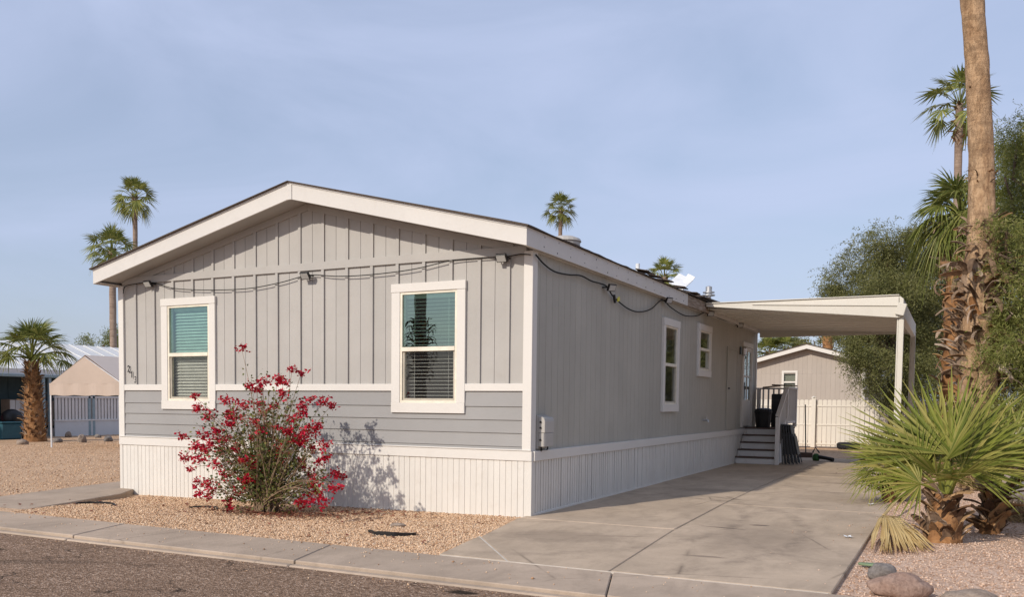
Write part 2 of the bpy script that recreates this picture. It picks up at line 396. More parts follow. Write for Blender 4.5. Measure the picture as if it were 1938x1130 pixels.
M['bark_orange'] = barkmat('orange_palm_bark', (.12,.06,.03), (.30,.15,.065), (.44,.25,.12), (1.5,1.5,3), .02)
M['bark_grey'] = barkmat('ringed_palm_bark', (.15,.105,.08), (.27,.20,.155), (.36,.28,.22), (.6,.6,9), .01)
M['bark'] = barkmat('tree_bark', (.07,.05,.035), (.14,.10,.07), (.20,.15,.11))
def bootmat(name, cols):
    t = NT(name).set(.9, .12)
    c = t.ramp(t.objrand(), [(i/(len(cols)-1), x) for i, x in enumerate(cols)])
    f = t.noise(14, 6, .7, t.map((1,1,.4)))
    c = t.mix(t.ramp(f, [(.35,.55),(.55,0)]), c, (.05,.03,.02)); t.col(c); t.bump(f, .006); return t.m
M['boot'] = bootmat('palm_boot', [(.10,.062,.038),(.22,.15,.10),(.36,.27,.20),(.15,.09,.05),(.33,.17,.075),(.42,.34,.27)])
M['boot_orange'] = bootmat('orange_palm_boot', [(.13,.07,.035),(.30,.165,.075),(.44,.28,.145),(.09,.05,.03),(.20,.12,.07)])
def rockmat(name, a, b):
    t = NT(name).set(.8, .25); f = t.noise(6, 7, .7, dist=.5)
    c = t.ramp(f, [(.3, a), (.7, b)]); c = t.mix(t.ramp(t.noise(40,5,.7), [(.35,.5),(.55,0)]), c, k(a,.5)); t.col(c); t.bump(f, .02); t.bump(t.noise(40,5,.7), .004); return t.m
M['rock_pink'] = rockmat('pink_rock', (.22,.135,.10), (.38,.27,.215))
M['rock_grey'] = rockmat('grey_rock', (.12,.105,.095), (.27,.24,.22))
M['rock_brown'] = rockmat('brown_rock', (.20,.15,.115), (.38,.31,.255))
M['cactus'] = plain('cactus_pad', (.17,.23,.13), .6)
# ------------------------------------------------------------------ ground, road, pavements
def sst(a, b, x):
    t = np.clip((x - a) / (b - a), 0, 1); return t * t * (3 - 2 * t)
def H(x, y):
    x = np.asarray(x, float); y = np.asarray(y, float)
    base = np.full(np.broadcast(x, y).shape, -.10)
    bed = -.025 - .095 * np.clip(-x / 7.1, 0, 1) * sst(-3.1, -.2, y)
    inb = sst(-7.6, -6.8, x) * (1 - sst(3.0, 3.6, x)) * sst(-3.9, -3.2, y) * (1 - sst(.5, 2, y))
    z = base * (1 - inb) + bed * inb
    rgt = sst(3.0, 3.7, x) * sst(-3.9, -3.3, y)
    mound = -.04 + .16 * np.exp(-((x - 5.2)**2 / 2.2 + (y - 6.5)**2 / 14)) + .02 * np.sin(x * 3.1 + y * 1.7) * sst(3.9, 4.6, x)
    z = z * (1 - rgt) + mound * rgt
    back = sst(14.5, 16.5, y) * sst(-1, 0.5, x); z = z * (1 - back) + (-.02) * back
    z = z - .10 * (1 - sst(-4.1, -3.8, y))
    return z
def axis(lo, hi, dense0, dense1, step):
    a = list(np.arange(dense0, dense1 + 1e-6, step)); s = step; x = dense0
    left = []
    while x > lo: s *= 1.35; x -= s; left.append(x)
    s = step; x = a[-1]; right = []
    while x < hi: s *= 1.35; x += s; right.append(x)
    return np.array(left[::-1] + a + right)
gx, gy = axis(-900, 900, -9, 9, .12), axis(-600, 1200, -4.6, 16, .12)
X, Y = np.meshgrid(gx, gy); Z = H(X, Y)
nx, ny = len(gx), len(gy)
me = bpy.data.meshes.new('ground')
idx = np.arange(nx * ny).reshape(ny, nx)
F = np.stack([idx[:-1,:-1], idx[:-1,1:], idx[1:,1:], idx[1:,:-1]], -1).reshape(-1, 4)
me.vertices.add(nx*ny); me.vertices.foreach_set('co', np.stack([X, Y, Z], -1).astype(np.float32).ravel())
me.loops.add(F.size); me.loops.foreach_set('vertex_index', F.ravel().astype(np.int32))
me.polygons.add(len(F)); me.polygons.foreach_set('loop_start', np.arange(0, F.size, 4, dtype=np.int32)); me.polygons.foreach_set('loop_total', np.full(len(F), 4, np.int32))
cxy = np.stack([X, Y], -1).reshape(-1, 2)[F].mean(1)
mi = np.where(cxy[:,0] > 3.3, 2, np.where((cxy[:,0] > -7.4) & (cxy[:,1] < 1), 0, 1)).astype(np.int32)
for n in ('gravel', 'gravel_far', 'gravel_pink'): me.materials.append(M[n])
me.polygons.foreach_set('material_index', mi); me.polygons.foreach_set('use_smooth', [True]*len(F)); me.update(calc_edges=True)
struct(put('ground', me))

b = MB()                                            # road sheet with a ragged edge against the kerb
xs = np.concatenate([np.arange(-120, -8, 4), np.arange(-8, 8, .08), np.arange(8, 121, 4)])
ed = [-4.02 + .035 * (noise.noise(Vector((x*2.3, 0, 0))) + .6*noise.noise(Vector((x*9, 3, 0)))) for x in xs]
ys = [-4.3, -5, -6, -8, -13.5]
rows = [[(x, e, -.045) for x, e in zip(xs, ed)]] + [[(x, y, -.05) for x in xs] for y in ys]
n = len(xs)
b.add([p for r_ in rows for p in r_], [(j*n+i, j*n+i+1, (j+1)*n+i+1, (j+1)*n+i) for j in range(len(rows)-1) for i in range(n-1)])
struct(b.build('road', M['asphalt']))

def slab(poly, z1, th, mat, parent, name='slab', bev=.008):
    m = MB().prism([(x, y, z1 - th) for x, y in poly], (0,0,th)); return m.build(name, mat, parent, bevel=bev)
pave = struct(MB().prism([(-120,-3.93,-.14),(120,-3.93,-.14),(120,-3.12,-.14),(-120,-3.12,-.14)], (0,0,.122)).build('pavement', M['joint']))
jx = [-3.45 + 2.85*i for i in range(-10, 12)]
for a, c in zip(jx[:-1], jx[1:]):
    s = .13; dy = random.uniform(-.004, .004)
    slab([(a + s + .006, -3.95), (c + s - .006, -3.95), (c - s - .006, -3.06), (a - s + .006, -3.06)], dy, .13, M['walk'], pave)
    MB().prism([(a+s+.006,-4.045,-.12),(c+s-.006,-4.045,-.12),(c+s-.006,-3.953,-.12),(a+s+.006,-3.953,-.12)], (0,0,.092+dy)).build('kerb_lip', M['walk'], pave, bevel=.012)

drive = struct(MB().prism([(.5,-3.03,-.2),(3.78,-3.03,-.2),(3.78,15.25,-.2),(-.02,15.25,-.2),(-.02,-.1,-.2)], (0,0,.185)).build('driveway', M['joint']))
def cx_(y): return float(np.interp(y, [-3,-.13,4.1,15.3], [2.08,1.86,1.70,1.67]))
yj = [-3.035, -.22, 2.66, 5.6, 8.6, 11.7, 15.3]
for i in range(6):
    y0, y1 = yj[i] + .006, yj[i+1] - .006
    zz = random.uniform(-.003, .003)
    lp = [(-.03, y0), (cx_(y0)-.007, y0), (cx_(y1)-.007, y1), (-.03, y1)]
    if i == 0:
        lp = [(1.16, y0), (cx_(y0)-.007, y0), (cx_(y1)-.007, y1), (-.03, y1), (-.03,-.3), (.27,-1.83)]
        slab([(.255,-1.86), (.455,-3.029), (1.135, y0)], .002, .16, M['concrete'], drive)
    slab(lp, zz, .16, M['concrete'], drive)
    slab([(cx_(y0)+.007, y0), (3.80, y0), (3.80, y1), (cx_(y1)+.007, y1)], random.uniform(-.003,.003), .16, M['concrete'], drive)
# pale filler in the joints near the street
b = MB()
b.box(.47, 3.78, -3.041, -3.030, -.05, -.002); b.beam((.262,-1.85,-.02), (1.145,-3.03,-.02), .016, .04)
b.box(-.03, 1.85, -.2255, -.2145, -.05, -.006); b.box(1.9, 3.79, -.2255, -.2145, -.05, -.005)
b.build('joint_filler', M['jointlight'], drive)
path = struct(slab([(-7.3,-3.07),(-5.75,-3.07),(-6.45,-.6),(-7.0,.22),(-7.05,14),(-8.2,14),(-8.12,.85),(-7.57,-1.81)], -.03, .16, M['walk'], None, 'path', .01))

def pebbles(name, n, x0, x1, y0, y1, mat, rmin, rmax, reject, zfix=None):
    P = np.stack([RNG.uniform(x0, x1, n), RNG.uniform(y0, y1, n)], 1)
    P = P[~reject(P[:,0], P[:,1])]; n = len(P)
    z = H(P[:,0], P[:,1]) if zfix is None else np.full(n, zfix); r = RNG.uniform(rmin, rmax, n) * (1 + .9 * (RNG.random(n) > .965) * RNG.random(n) + .5 * (RNG.random(n) > .9))
    base = np.array([(1,0,0),(0,1,0),(-1,0,0),(0,-1,0),(0,0,.75),(0,0,-.6)], float)
    ang = RNG.uniform(0, 6.28, n); ca, sa = np.cos(ang), np.sin(ang)
    V = base[None] * (r[:,None,None] * RNG.uniform(.65, 1.25, (n,6,1)))
    V = np.stack([V[...,0]*ca[:,None] - V[...,1]*sa[:,None], V[...,0]*sa[:,None] + V[...,1]*ca[:,None], V[...,2]], -1)
    V += np.stack([P[:,0], P[:,1], z + r*.25], -1)[:,None]
    T = np.array([(0,1,4),(1,2,4),(2,3,4),(3,0,4),(1,0,5),(2,1,5),(3,2,5),(0,3,5)])
    I = (T[None] + (np.arange(n)*6)[:,None,None]).reshape(-1, 3)
    me = bpy.data.meshes.new(name); me.vertices.add(n*6); me.vertices.foreach_set('co', V.astype(np.float32).ravel())
    me.loops.add(I.size); me.loops.foreach_set('vertex_index', I.ravel().astype(np.int32))
    me.polygons.add(len(I)); me.polygons.foreach_set('loop_start', np.arange(0, I.size, 3, dtype=np.int32)); me.polygons.foreach_set('loop_total', np.full(len(I), 3, np.int32))
    me.update(calc_edges=True); me.materials.append(mat); return put(name, me)
def rej_front(x, y):
    edge = .5 + (y + 3.0) * (-.5/2.9)
    pl = -5.72 - (y + 3.07) * (.7/2.47)
    return (x > edge - .0) | (x < pl) | ((y > -.02) & (x > -7.15))
g = pebbles('gravel_bed', 48000, -7.1, .5, -3.05, .2, M['pebble'], .0055, .0115, rej_front)
stuff(tag(g, 'tan gravel covering the bed in front of the house', 'gravel'))
g = pebbles('gravel_bed', 34000, 3.83, 7.5, -4, 9, M['pebble_pink'], .0055, .011, lambda x, y: RNG.random(x.shape) < .0)
stuff(tag(g, 'pinkish gravel beside the driveway around the young palms', 'gravel'))
g = pebbles('gravel_bed', 30000, -22, -7.6, -3, 12, M['pebble'], .008, .016, lambda x, y: x > np.interp(y, [-3,-1.81,.85,14], [-7.35,-7.6,-8.15,-8.25]))
stuff(tag(g, 'tan gravel spread over the yard left of the house', 'gravel'))

g = pebbles('stray_pebbles', 420, -7, 3.6, -3.9, -3.07, M['pebble'], .004, .010, lambda x, y: RNG.random(x.shape) > np.exp((y+3.07)*2.2), 0.0)
stuff(tag(g, 'stray pebbles scattered along the kerbside pavement', 'gravel'))
g = pebbles('stray_pebbles', 900, -6, 3.5, -4.5, -4.05, M['pebble'], .003, .009, lambda x, y: RNG.random(x.shape) > np.exp((-4.05-y)*-6) , -.047)
stuff(tag(g, 'fine grit lying on the asphalt along the kerb', 'gravel'))
g = pebbles('stray_pebbles', 260, 3.0, 3.78, -2.9, 9, M['pebble_pink'], .004, .010, lambda x, y: RNG.random(x.shape) > np.exp((x-3.8)*4), 0.0)
stuff(tag(g, 'stray pebbles along the right driveway edge', 'gravel'))
# ------------------------------------------------------------------ the house
WX, LY_ = -7.1, 14.24
house = thing('mobile_home', (-3.55, 7.1, -.1), 'grey manufactured home with white trim, gable front and white skirting, house number 213', 'house')
PKX, PKZ, REX, REZ, LEX, LEZ = -3.40, 4.32, .10, 3.445, -7.25, 3.39
def zt(x): return PKZ + (REZ - PKZ) * (x - PKX) / (REX - PKX) if x > PKX else PKZ + (LEZ - PKZ) * (x - PKX) / (LEX - PKX)
FH = .222
def zs(x): return zt(x) - FH + .015                # soffit level
def part(name, b, mat, parent=house, **kw): return b.build(name, mat, parent, **kw)

WF = [(-6.19,-5.09,1.245,2.925), (-2.0,-.9,1.245,2.925)]               # front windows, outer trim
OPF = [(a+.13, b_-.12, c_+.13, d-.11) for a, b_, c_, d in WF]
WS = [(5.58,6.63,1.245,2.905), (8.06,9.15,1.945,3.00)]                  # side windows (y0,y1,z0,z1)
OPS = [(a+.13, b_-.13, c_+.13, d-.13) for a, b_, c_, d in WS]
# shell
b = MB()
for (a, c_, z0, z1) in subtract((WX+.02, -.02, .70, 3.2), OPF): b.box(a, c_, .014, .09, z0, z1)
b.prism([(WX+.02,.014,3.2),(-.02,.014,3.2),(-.02,.014,zs(-.02)),(PKX,.014,zs(PKX)),(WX+.02,.014,zs(WX+.02))], (0,.076,0))
for (a, c_, z0, z1) in subtract((.09, LY_-.02, .70, 3.3), OPS): b.box(-.09, -.014, a, c_, z0, z1)
b.box(WX+.014, WX+.09, .09, LY_-.02, -.2, 3.2); b.box(WX+.014, -.014, LY_-.09, LY_-.0, -.2, 3.3)
b.box(WX+.09, -.09, .09, LY_-.09, .66, .70); b.box(WX+.09, -.09, .09, LY_-.09, 3.1, 3.14)
part('wall', b, M['interior'])
# front boards
BAT = [-.312 - .403*i for i in range(17)]
edges = [-.05]
for i, x in enumerate(BAT): edges += [x]
edges += [WX + .05]; edges = sorted(edges)
def board_cols():
    for a, c_ in zip(edges[:-1], edges[1:]):
        if c_ - a > .3: mid = (a + c_)/2 + .01; yield (a, mid - .003); yield (mid + .003, c_)
        else: yield (a, c_)
for a, c_ in board_cols():
    for (x0, x1, z0, z1) in subtract((a, c_, 1.56, 3.22), OPF):
        part('siding_board', MB().box(x0, x1, 0, .0125, z0, z1), M['siding'])
    top0, top1 = zs(a) - .002, zs(c_) - .002
    pts = [(a, 0, 3.223), (c_, 0, 3.223), (c_, 0, top1), (a, 0, top0)]
    if a < PKX < c_: pts = pts[:3] + [(PKX, 0, zs(PKX)-.002)] + pts[3:]
    if min(top0, top1) > 3.235: part('siding_board', MB().prism(pts, (0,.0125,0)), M['siding'])
for x in BAT:
    for (x0, x1, z0, z1) in subtract((x-.023, x+.023, 1.60, 3.205), [(w[0]-.0, w[1]+.0, w[2], w[3]) if True else 0 for w in WF]):
        if x1 - x0 > .01: part('batten', MB().box(x0, x1, -.027, .004, z0, z1), M['siding'], bevel=.002)
    zt_ = zs(x) - .10
    if zt_ > 3.33:
        part('batten', MB().prism([(x-.023,-.021,3.285),(x+.023,-.021,3.285),(x+.023,-.021,zs(x+.023)-.09),(x-.023,-.021,zs(x-.023)-.09)], (0,.024,0)), M['siding'], bevel=.002)
# horizontal band below the gable, clipped by the rake
def clipx(z, side):   # x where soffit is at z
    if side > 0: return PKX + (z - (PKZ-FH+.015)) * (REX-PKX)/(REZ-PKZ)
    return PKX + (z - (PKZ-FH+.015)) * (LEX-PKX)/(LEZ-PKZ)
part('band', MB().prism([(WX+.06,-.031,3.19),(-.07,-.031,3.19),(-.07,-.031,zs(-.07)-.004),(clipx(3.298,1),-.031,3.295),(clipx(3.298,-1),-.031,3.295),(WX+.06,-.031,max(3.195,zs(WX+.06)-.004))], (0,.035,0)), M['siding'], bevel=.002)
for sg in (1, -1):                                   # frieze under the soffit
    xe = -.25 if sg > 0 else -6.8
    part('frieze_board', MB().prism([(PKX+sg*.002,-.022,zs(PKX)-.003),(xe,-.022,zs(xe)-.003),(xe,-.022,zs(xe)-.095),(PKX+sg*.002,-.022,zs(PKX)-.095)], (0,.026,0)), M['siding'])
# white belt, lap boards, cap
for (x0, x1, *_r) in subtract((WX+.09, -.085, 0, 1), [(w[0]+.01, w[1]-.01, -1, 2) for w in WF]):
    part('belt_trim', MB().box(x0, x1, -.034, .004, 1.530, 1.622), M['trim'], bevel=.003)
zl = [.78, .845, 1.01, 1.172, 1.338, 1.535]
for i in range(5):
    z0, z1 = zl[i], zl[i+1]
    cuts = [(WX+.05, -.05)]
    if i == 4: cuts = [(r_[0], r_[1]) for r_ in subtract((WX+.05,-.05,0,1), [(o[0]-.03,o[1]+.03,-1,2) for o in OPF])]
    else:
        s = [-4.6, -2.3, -3.4, -5.3][i]; cuts = [(WX+.05, s-.001), (s+.001, -.05)]
    for (x0, x1) in cuts:
        ztop = z1 + (.018 if i < 4 else 0)
        part('lap_board', MB().prism([(x0,.006,z0),(x0,-.024,z0),(x0,-.008,ztop),(x0,.006,ztop)], (x1-x0,0,0)), M['lap'], bevel=.0015)
part('skirt_cap', MB().box(WX-.02, .035, -.040, .006, .672, .795), M['trim'], bevel=.004)
part('skirt_cap', MB().box(-.006, .058, .007, LY_, .672, .795), M['trim'], bevel=.004)
part('drip_ledge', MB().box(WX-.02, .03, -.050, -.02, .797, .812), M['trim'], bevel=.003)
# corner posts
for nm, bb in (('corner_trim', (-.098, .022, -.036, .005, .81, 3.225)), ('corner_trim', (-.004, .024, .0055, .105, .795, 3.262)),
               ('corner_trim', (WX-.022, WX+.088, -.036, .005, .81, 3.165)), ('corner_trim', (-.004, .02, LY_-.09, LY_+.005, .795, 3.262))):
    part(nm, MB().box(*bb), M['trim'], bevel=.003)
# skirting boards
PITCH_S = .0822
def skirt_mesh(z0, z1, w):
    return MB().prism([(-w/2,.006,z0),(-w/2+.001,-.010,z0),(-w/2+.004,-.013,z0),(w/2-.004,-.013,z0),(w/2-.001,-.010,z0),(w/2,.006,z0)], (0,0,z1-z0))
ms = [skirt_mesh(-.26, .69, PITCH_S-.0035).mesh('skirt_board', M['skirt']), skirt_mesh(-.26, .69, PITCH_S*.62).mesh('skirt_board', M['skirt'])]
nb = int(7.1 / PITCH_S)
for i in range(nb + 1):
    x = -.03 - PITCH_S * i
    if x < WX: break
    put('skirt_board', ms[0], house, (x, -.012 + random.uniform(-.002,.002), 0))
ms2 = [skirt_mesh(-.12, .69, PITCH_S-.020).mesh('skirt_board', M['skirt'])]
for i in range(int(13.9 / PITCH_S)):
    put('skirt_board', ms2[0], house, (.026 + random.uniform(-.004,.004), .05 + PITCH_S*i + random.uniform(-.006,.006), 0), rot=(0,0,R(90)))
part('skirt_backing', MB().box(WX, -.012, -.0185, .03, -.26, .69), M['skirt'])
part('skirt_backing', MB().box(-.04, -.016, .035, LY_, -.12, .69), M['skirt'])
part('corner_strip', MB().box(-.02, .033, -.030, .034, -.1, .672), M['skirt'], bevel=.003)
part('corner_strip', MB().box(WX-.02, WX+.03, -.030, .02, -.26, .672), M['skirt'], bevel=.003)
part('base_rail', MB().box(.004, .046, .04, 11.6, -.05, .025), M['skirt'], bevel=.004)
# side boards
y = .0; pw = .2032
ye = [.03 + pw*i for i in range(71)]
for a, c_ in zip(ye[:-1], ye[1:]):
    c_ = min(c_, LY_)
    for (y0, y1, z0, z1) in subtract((a+.003, c_-.003, .78, 3.29), OPS):
        part('siding_board', MB().box(-.0125, 0, y0, y1, z0, z1), M['side'])
part('eave_trim', MB().box(-.004, .030, .0, LY_, 3.222, 3.300), M['fascia'], bevel=.003)
# fascia and soffit
for sg, xe in ((1, REX), (-1, LEX)):
    x0 = PKX + sg*.002
    P4 = lambda dz0, dz1: [(x0, 0, zt(x0)-dz1), (xe, 0, zt(xe)-dz1), (xe, 0, zt(xe)-dz0), (x0, 0, zt(x0)-dz0)]
    part('fascia_board', MB().prism([Vector(p)+Vector((0,-.40,0)) for p in P4(.0, FH)], (0,.028,0)), M['fascia'], bevel=.003)
    part('drip_edge', MB().prism([Vector(p)+Vector((0,-.409,0)) for p in P4(-.004, .022)], (0,.012,0)), M['fascia'])
    part('soffit', MB().prism([(x0,-.371,zs(x0)),(xe-sg*.03,-.371,zs(xe-sg*.03)),(xe-sg*.03,-.371,zs(xe-sg*.03)+.012),(x0,-.371,zs(x0)+.012)], (0,.384,0)), M['siding'])
part('peak_batten', MB().box(PKX-.035, PKX+.045, -.411, -.4005, PKZ-FH-.012, PKZ-.028), M['fascia'], bevel=.003)
part('fascia_board', MB().box(REX-.026, REX, -.372, 6.9, REZ-FH, REZ), M['fascia'], bevel=.003)
part('fascia_board', MB().box(REX-.026, REX-.001, 6.905, 8.9, REZ-FH, REZ-.015), M['rot'], bevel=.004)['label'] = 'rotten brown stretch of eave fascia'
part('fascia_board', MB().box(REX-.026, REX, 8.905, LY_+.3, REZ-FH, REZ), M['fascia'], bevel=.003)
part('fascia_board', MB().box(LEX, LEX+.026, -.372, LY_+.3, LEZ-FH, LEZ), M['fascia'], bevel=.003)
part('soffit', MB().box(.031, REX-.027, -.37, LY_+.3, REZ-FH+.012, REZ-FH+.024), M['siding'])
part('soffit', MB().box(LEX+.027, WX-.001, -.37, LY_+.3, LEZ-FH+.012, LEZ-FH+.024), M['siding'])
b = MB()
for i in range(15): 
    for dz in (.05, .17): yy = .1 + .46*i + random.uniform(-.05,.05); b.tube([(REX-.002,yy,REZ-dz+random.uniform(-.02,.02)),(REX+.0025,yy,REZ-dz)], .006, 6)
part('nail_heads', b, M['blackmetal'])
# roof: two slopes with an uneven shingle edge
b = MB(); ry = np.arange(-.445, LY_+.36, .1)
for sg, xe in ((1, REX+.035), (-1, LEX-.035)):
    xs_ = [PKX, PKX + (xe-PKX)*.5, PKX + (xe-PKX)*.93, xe]; base = len(b.v)
    for yy in ry:
        for xi, x in enumerate(xs_):
            w = .012*noise.noise(Vector((x, yy*1.6, 2))) + (.016*noise.noise(Vector((9, yy*.55, 4))) + .012*noise.noise(Vector((2, yy*3.3, 8))) if xi == 3 and sg > 0 and yy > 1 else 0)
            z = zt(x) + .005
            b.v.append((x, yy, z + .016 + max(w, -.008))); b.v.append((x, yy, z))
    m_ = len(ry); q = 4
    def ix(j, i, s_): return base + (j*q + i)*2 + s_
    for j in range(m_-1):
        for i in range(q-1):
            b.f.append((ix(j,i,0), ix(j,i+1,0), ix(j+1,i+1,0), ix(j+1,i,0))); b.f.append((ix(j,i,1), ix(j+1,i,1), ix(j+1,i+1,1), ix(j,i+1,1)))
        b.f.append((ix(j,3,0), ix(j,3,1), ix(j+1,3,1), ix(j+1,3,0)))
    for i in range(q-1):
        b.f.append((ix(0,i,0), ix(0,i,1), ix(0,i+1,1), ix(0,i+1,0))); b.f.append((ix(m_-1,i,0), ix(m_-1,i+1,0), ix(m_-1,i+1,1), ix(m_-1,i,1)))
part('roof', b, M['shingle'])
for i in range(13):                                  # curled shingles along the eave
    yy = random.uniform(4.2, 8.6); w = random.uniform(.12, .3)
    rot = Matrix.Rotation(R(random.uniform(2,14)), 3, 'Y') @ Matrix.Rotation(R(random.uniform(-7,7)), 3, 'X')
    part('loose_shingle', MB().obox((REX-.02, yy, REZ+.055+random.uniform(0,.02)), (.22, w, .012), rot), M['shingle'])

# windows
def sheet(u0, u1, w, z0, z1):
    b = MB(); b.add([(u0,w,z0),(u1,w,z0),(u1,w,z1),(u0,w,z1)], [(0,1,2,3)]); return b
def window(W, O, axis, pane_top, pane_bot, tilt, rail_z, depthsgn, with_blind=True, closed=0):
    # axis 'x': front wall (outward -y); axis 'y': side wall (outward +x)
    def T(p):                                        # (u, w outward, z)
        return Vector((p.x, -p.y, p.z)) if axis == 'x' else Vector((p.y, p.x, p.z))
    u0, u1, z0, z1 = W; a0, a1, c0, c1 = O
    b = MB()
    b.box(u0-.005, u1+.005, -.003, .046, c1, z1); b.box(u0, u1, -.003, .046, z0, c0)
    b.box(u0, a0, -.003, .040, c0, c1); b.box(a1, u1, -.003, .040, c0, c1)
    win = part('window', b.map(T), M['trim'], bevel=.003)
    b = MB(); f_ = .032
    b.box(a0, a1, -.06, .030, c1-f_, c1); b.box(a0, a1, -.06, .030, c0, c0+f_)
    b.box(a0, a0+f_, -.06, .030, c0+f_, c1-f_); b.box(a1-f_, a1, -.06, .030, c0+f_, c1-f_)
    b.box(a0+f_, a1-f_, -.035, .036, rail_z, rail_z+.055)
    lz = rail_z; g = .028
    b.box(a0+f_, a1-f_, -.035, .012, c0+f_, c0+f_+g); b.box(a0+f_, a0+f_+g, -.035, .012, c0+f_+g, lz); b.box(a1-f_-g, a1-f_, -.035, .012, c0+f_+g, lz)
    part('sash', b.map(T), M['cream'], win, bevel=.002)
    part('pane', sheet(a0+f_, a1-f_, .006, rail_z+.055, c1-f_).map(T), pane_top, win)
    part('pane', sheet(a0+f_+g, a1-f_-g, -.010, c0+f_+g, lz).map(T), pane_bot, win)
    part('insect_screen', sheet(a0+f_, a1-f_, .019, c0+f_, lz).map(T), M['screen'], win)
    if with_blind:
        b = MB(); zz = c0 + .05; st = .047
        while zz < c1 - .07:
            ct, s_ = math.cos(tilt)*.024, math.sin(tilt)*.024
            b.prism([(a0+.05,-.09-ct,zz+s_),(a0+.05,-.09+ct,zz-s_),(a0+.05,-.09+ct,zz-s_+.003),(a0+.05,-.09-ct,zz+s_+.003)], (a1-a0-.10,0,0)); zz += st
        b.box(a0+.04, a1-.04, -.115, -.065, c1-.075, c1-.035)
        for uu in (a0+.17, a1-.17): b.box(uu-.0015, uu+.0015, -.064, -.062, c0+.04, c1-.07)
        part('blind', b.map(T), M['blind'], win)
    else:
        part('dark_panel', MB().box(a0+.03, a1-.03, -.16, -.155, c0+.02, c1-.02).map(T), M['dkgrey'], win)  # dark sheet added behind the glass, stands in for the unlit room
    return win
window(WF[0], OPF[0], 'x', M['glass_teal'], M['glass'], R(52), 2.045, 1)
window(WF[1], OPF[1], 'x', M['glass_teal'], M['glass'], R(6), 2.045, 1)
window(WS[0], OPS[0], 'y', M['glass'], M['glass'], 0, 2.06, 1, False)
window(WS[1], OPS[1], 'y', M['glass'], M['glass'], 0, 2.47, 1, False)
# utility closet door and entry storm door
b = MB(); b.box(0, .022, 10.80, 11.76, .80, 2.63)
d1 = part('door', b, M['side'], bevel=.003)
b = MB(); b.box(-.003, .030, 10.74, 10.80, .80, 2.69); b.box(-.003, .030, 11.76, 11.82, .80, 2.69); b.box(-.003, .030, 10.80, 11.76, 2.632, 2.69); part('door_trim', b, M['side'], d1)
part('door_handle', MB().tube([(.022,10.88,1.75),(.06,10.88,1.75)], .018, 8), M['blackmetal'], d1)
b = MB()
b.box(0, .05, 12.36, 12.47, .84, 2.90); b.box(0, .05, 13.44, 13.55, .84, 2.90); b.box(0, .05, 12.47, 13.44, 2.79, 2.90)
d2 = part('door', b, M['trim'], bevel=.003); d2['label'] = 'white storm door at the top of the steps'
b = MB(); b.box(.008, .035, 12.475, 12.57, .86, 2.785); b.box(.008, .035, 13.34, 13.435, .86, 2.785); b.box(.008, .035, 12.57, 13.34, 2.68, 2.785); b.box(.008, .035, 12.57, 13.34, .86, 1.5); b.box(.010, .032, 12.57, 13.34, 2.05, 2.10); b.box(.010, .032, 12.93, 12.97, 1.5, 2.68)
part('door_leaf', b, M['trim'], d2, bevel=.002)
part('door_pane', MB().box(.016, .020, 12.57, 13.34, 1.5, 2.68), M['glass'], d2)
part('door_backing', MB().box(.001, .006, 12.47, 13.44, .85, 2.79), M['dkgrey'], d2)
part('door_handle', MB().beam((.06,12.53,1.75),(.06,12.53,1.93), .02, .02), M['blackmetal'], d2)
# porch lamp, hose bib, house number
lam = MB(); lam.box(0, .03, 12.12, 12.22, 2.58, 2.76); part('wall_lamp', lam, M['blackmetal'])
part('wall_lamp_shade', MB().lathe((.10,12.17,2.55), [(.02,.22),(.06,.17),(.05,.02),(.03,0)], 8), M['galv'])
b = MB().tube([(0,8.67,1.06),(.10,8.67,1.06),(.12,8.67,1.02)], [.022,.022,.018], 8); b.lathe((.07,8.67,1.08), [(.008,0),(.008,.03),(.03,.032),(.03,.04)], 8)
part('hose_bib', b, M['galv'])
for ch, (px, py) in zip('213', ((243.5,699), (249.5,709.5), (256.5,719.5))):
    p = on(px, py, 1, -.022)
    cu = bpy.data.curves.new('n', 'FONT'); cu.body = ch; cu.size = .15; cu.extrude = .004; cu.align_x = 'CENTER'; cu.align_y = 'CENTER'; cu.shear = 0.05; cu.offset = .001
    tmp = bpy.data.objects.new('n', cu); COL.objects.link(tmp); bpy.context.view_layer.update()
    mesh = bpy.data.meshes.new_from_object(tmp.evaluated_get(bpy.context.evaluated_depsgraph_get())); bpy.data.objects.remove(tmp)
    mesh.materials.clear(); mesh.materials.append(M['blackmetal'])
    put('house_numeral', mesh, house, (p.x, -.024, p.z), rot=(R(90),0,0), scale=(.74,1,1))
# roof vents
b = MB().tube([(-.6,6.02,3.55),(-.6,6.02,3.93)], .038, 12); part('vent_pipe', b, M['whiteplastic'], smooth=False)
part('roof_vent', MB().lathe((-1.0,3.47,3.68), [(.25,0),(.25,.25),(.27,.27),(.25,.31),(.16,.35),(.02,.36)], 20), M['grey_box'])
part('flue_cap', MB().lathe((-.35,10.4,3.5), [(.055,0),(.055,.30),(.14,.30),(.14,.325),(.075,.33),(.075,.36),(.13,.365),(.13,.385),(.07,.39),(.07,.50),(.02,.52)], 18), M['galv'])

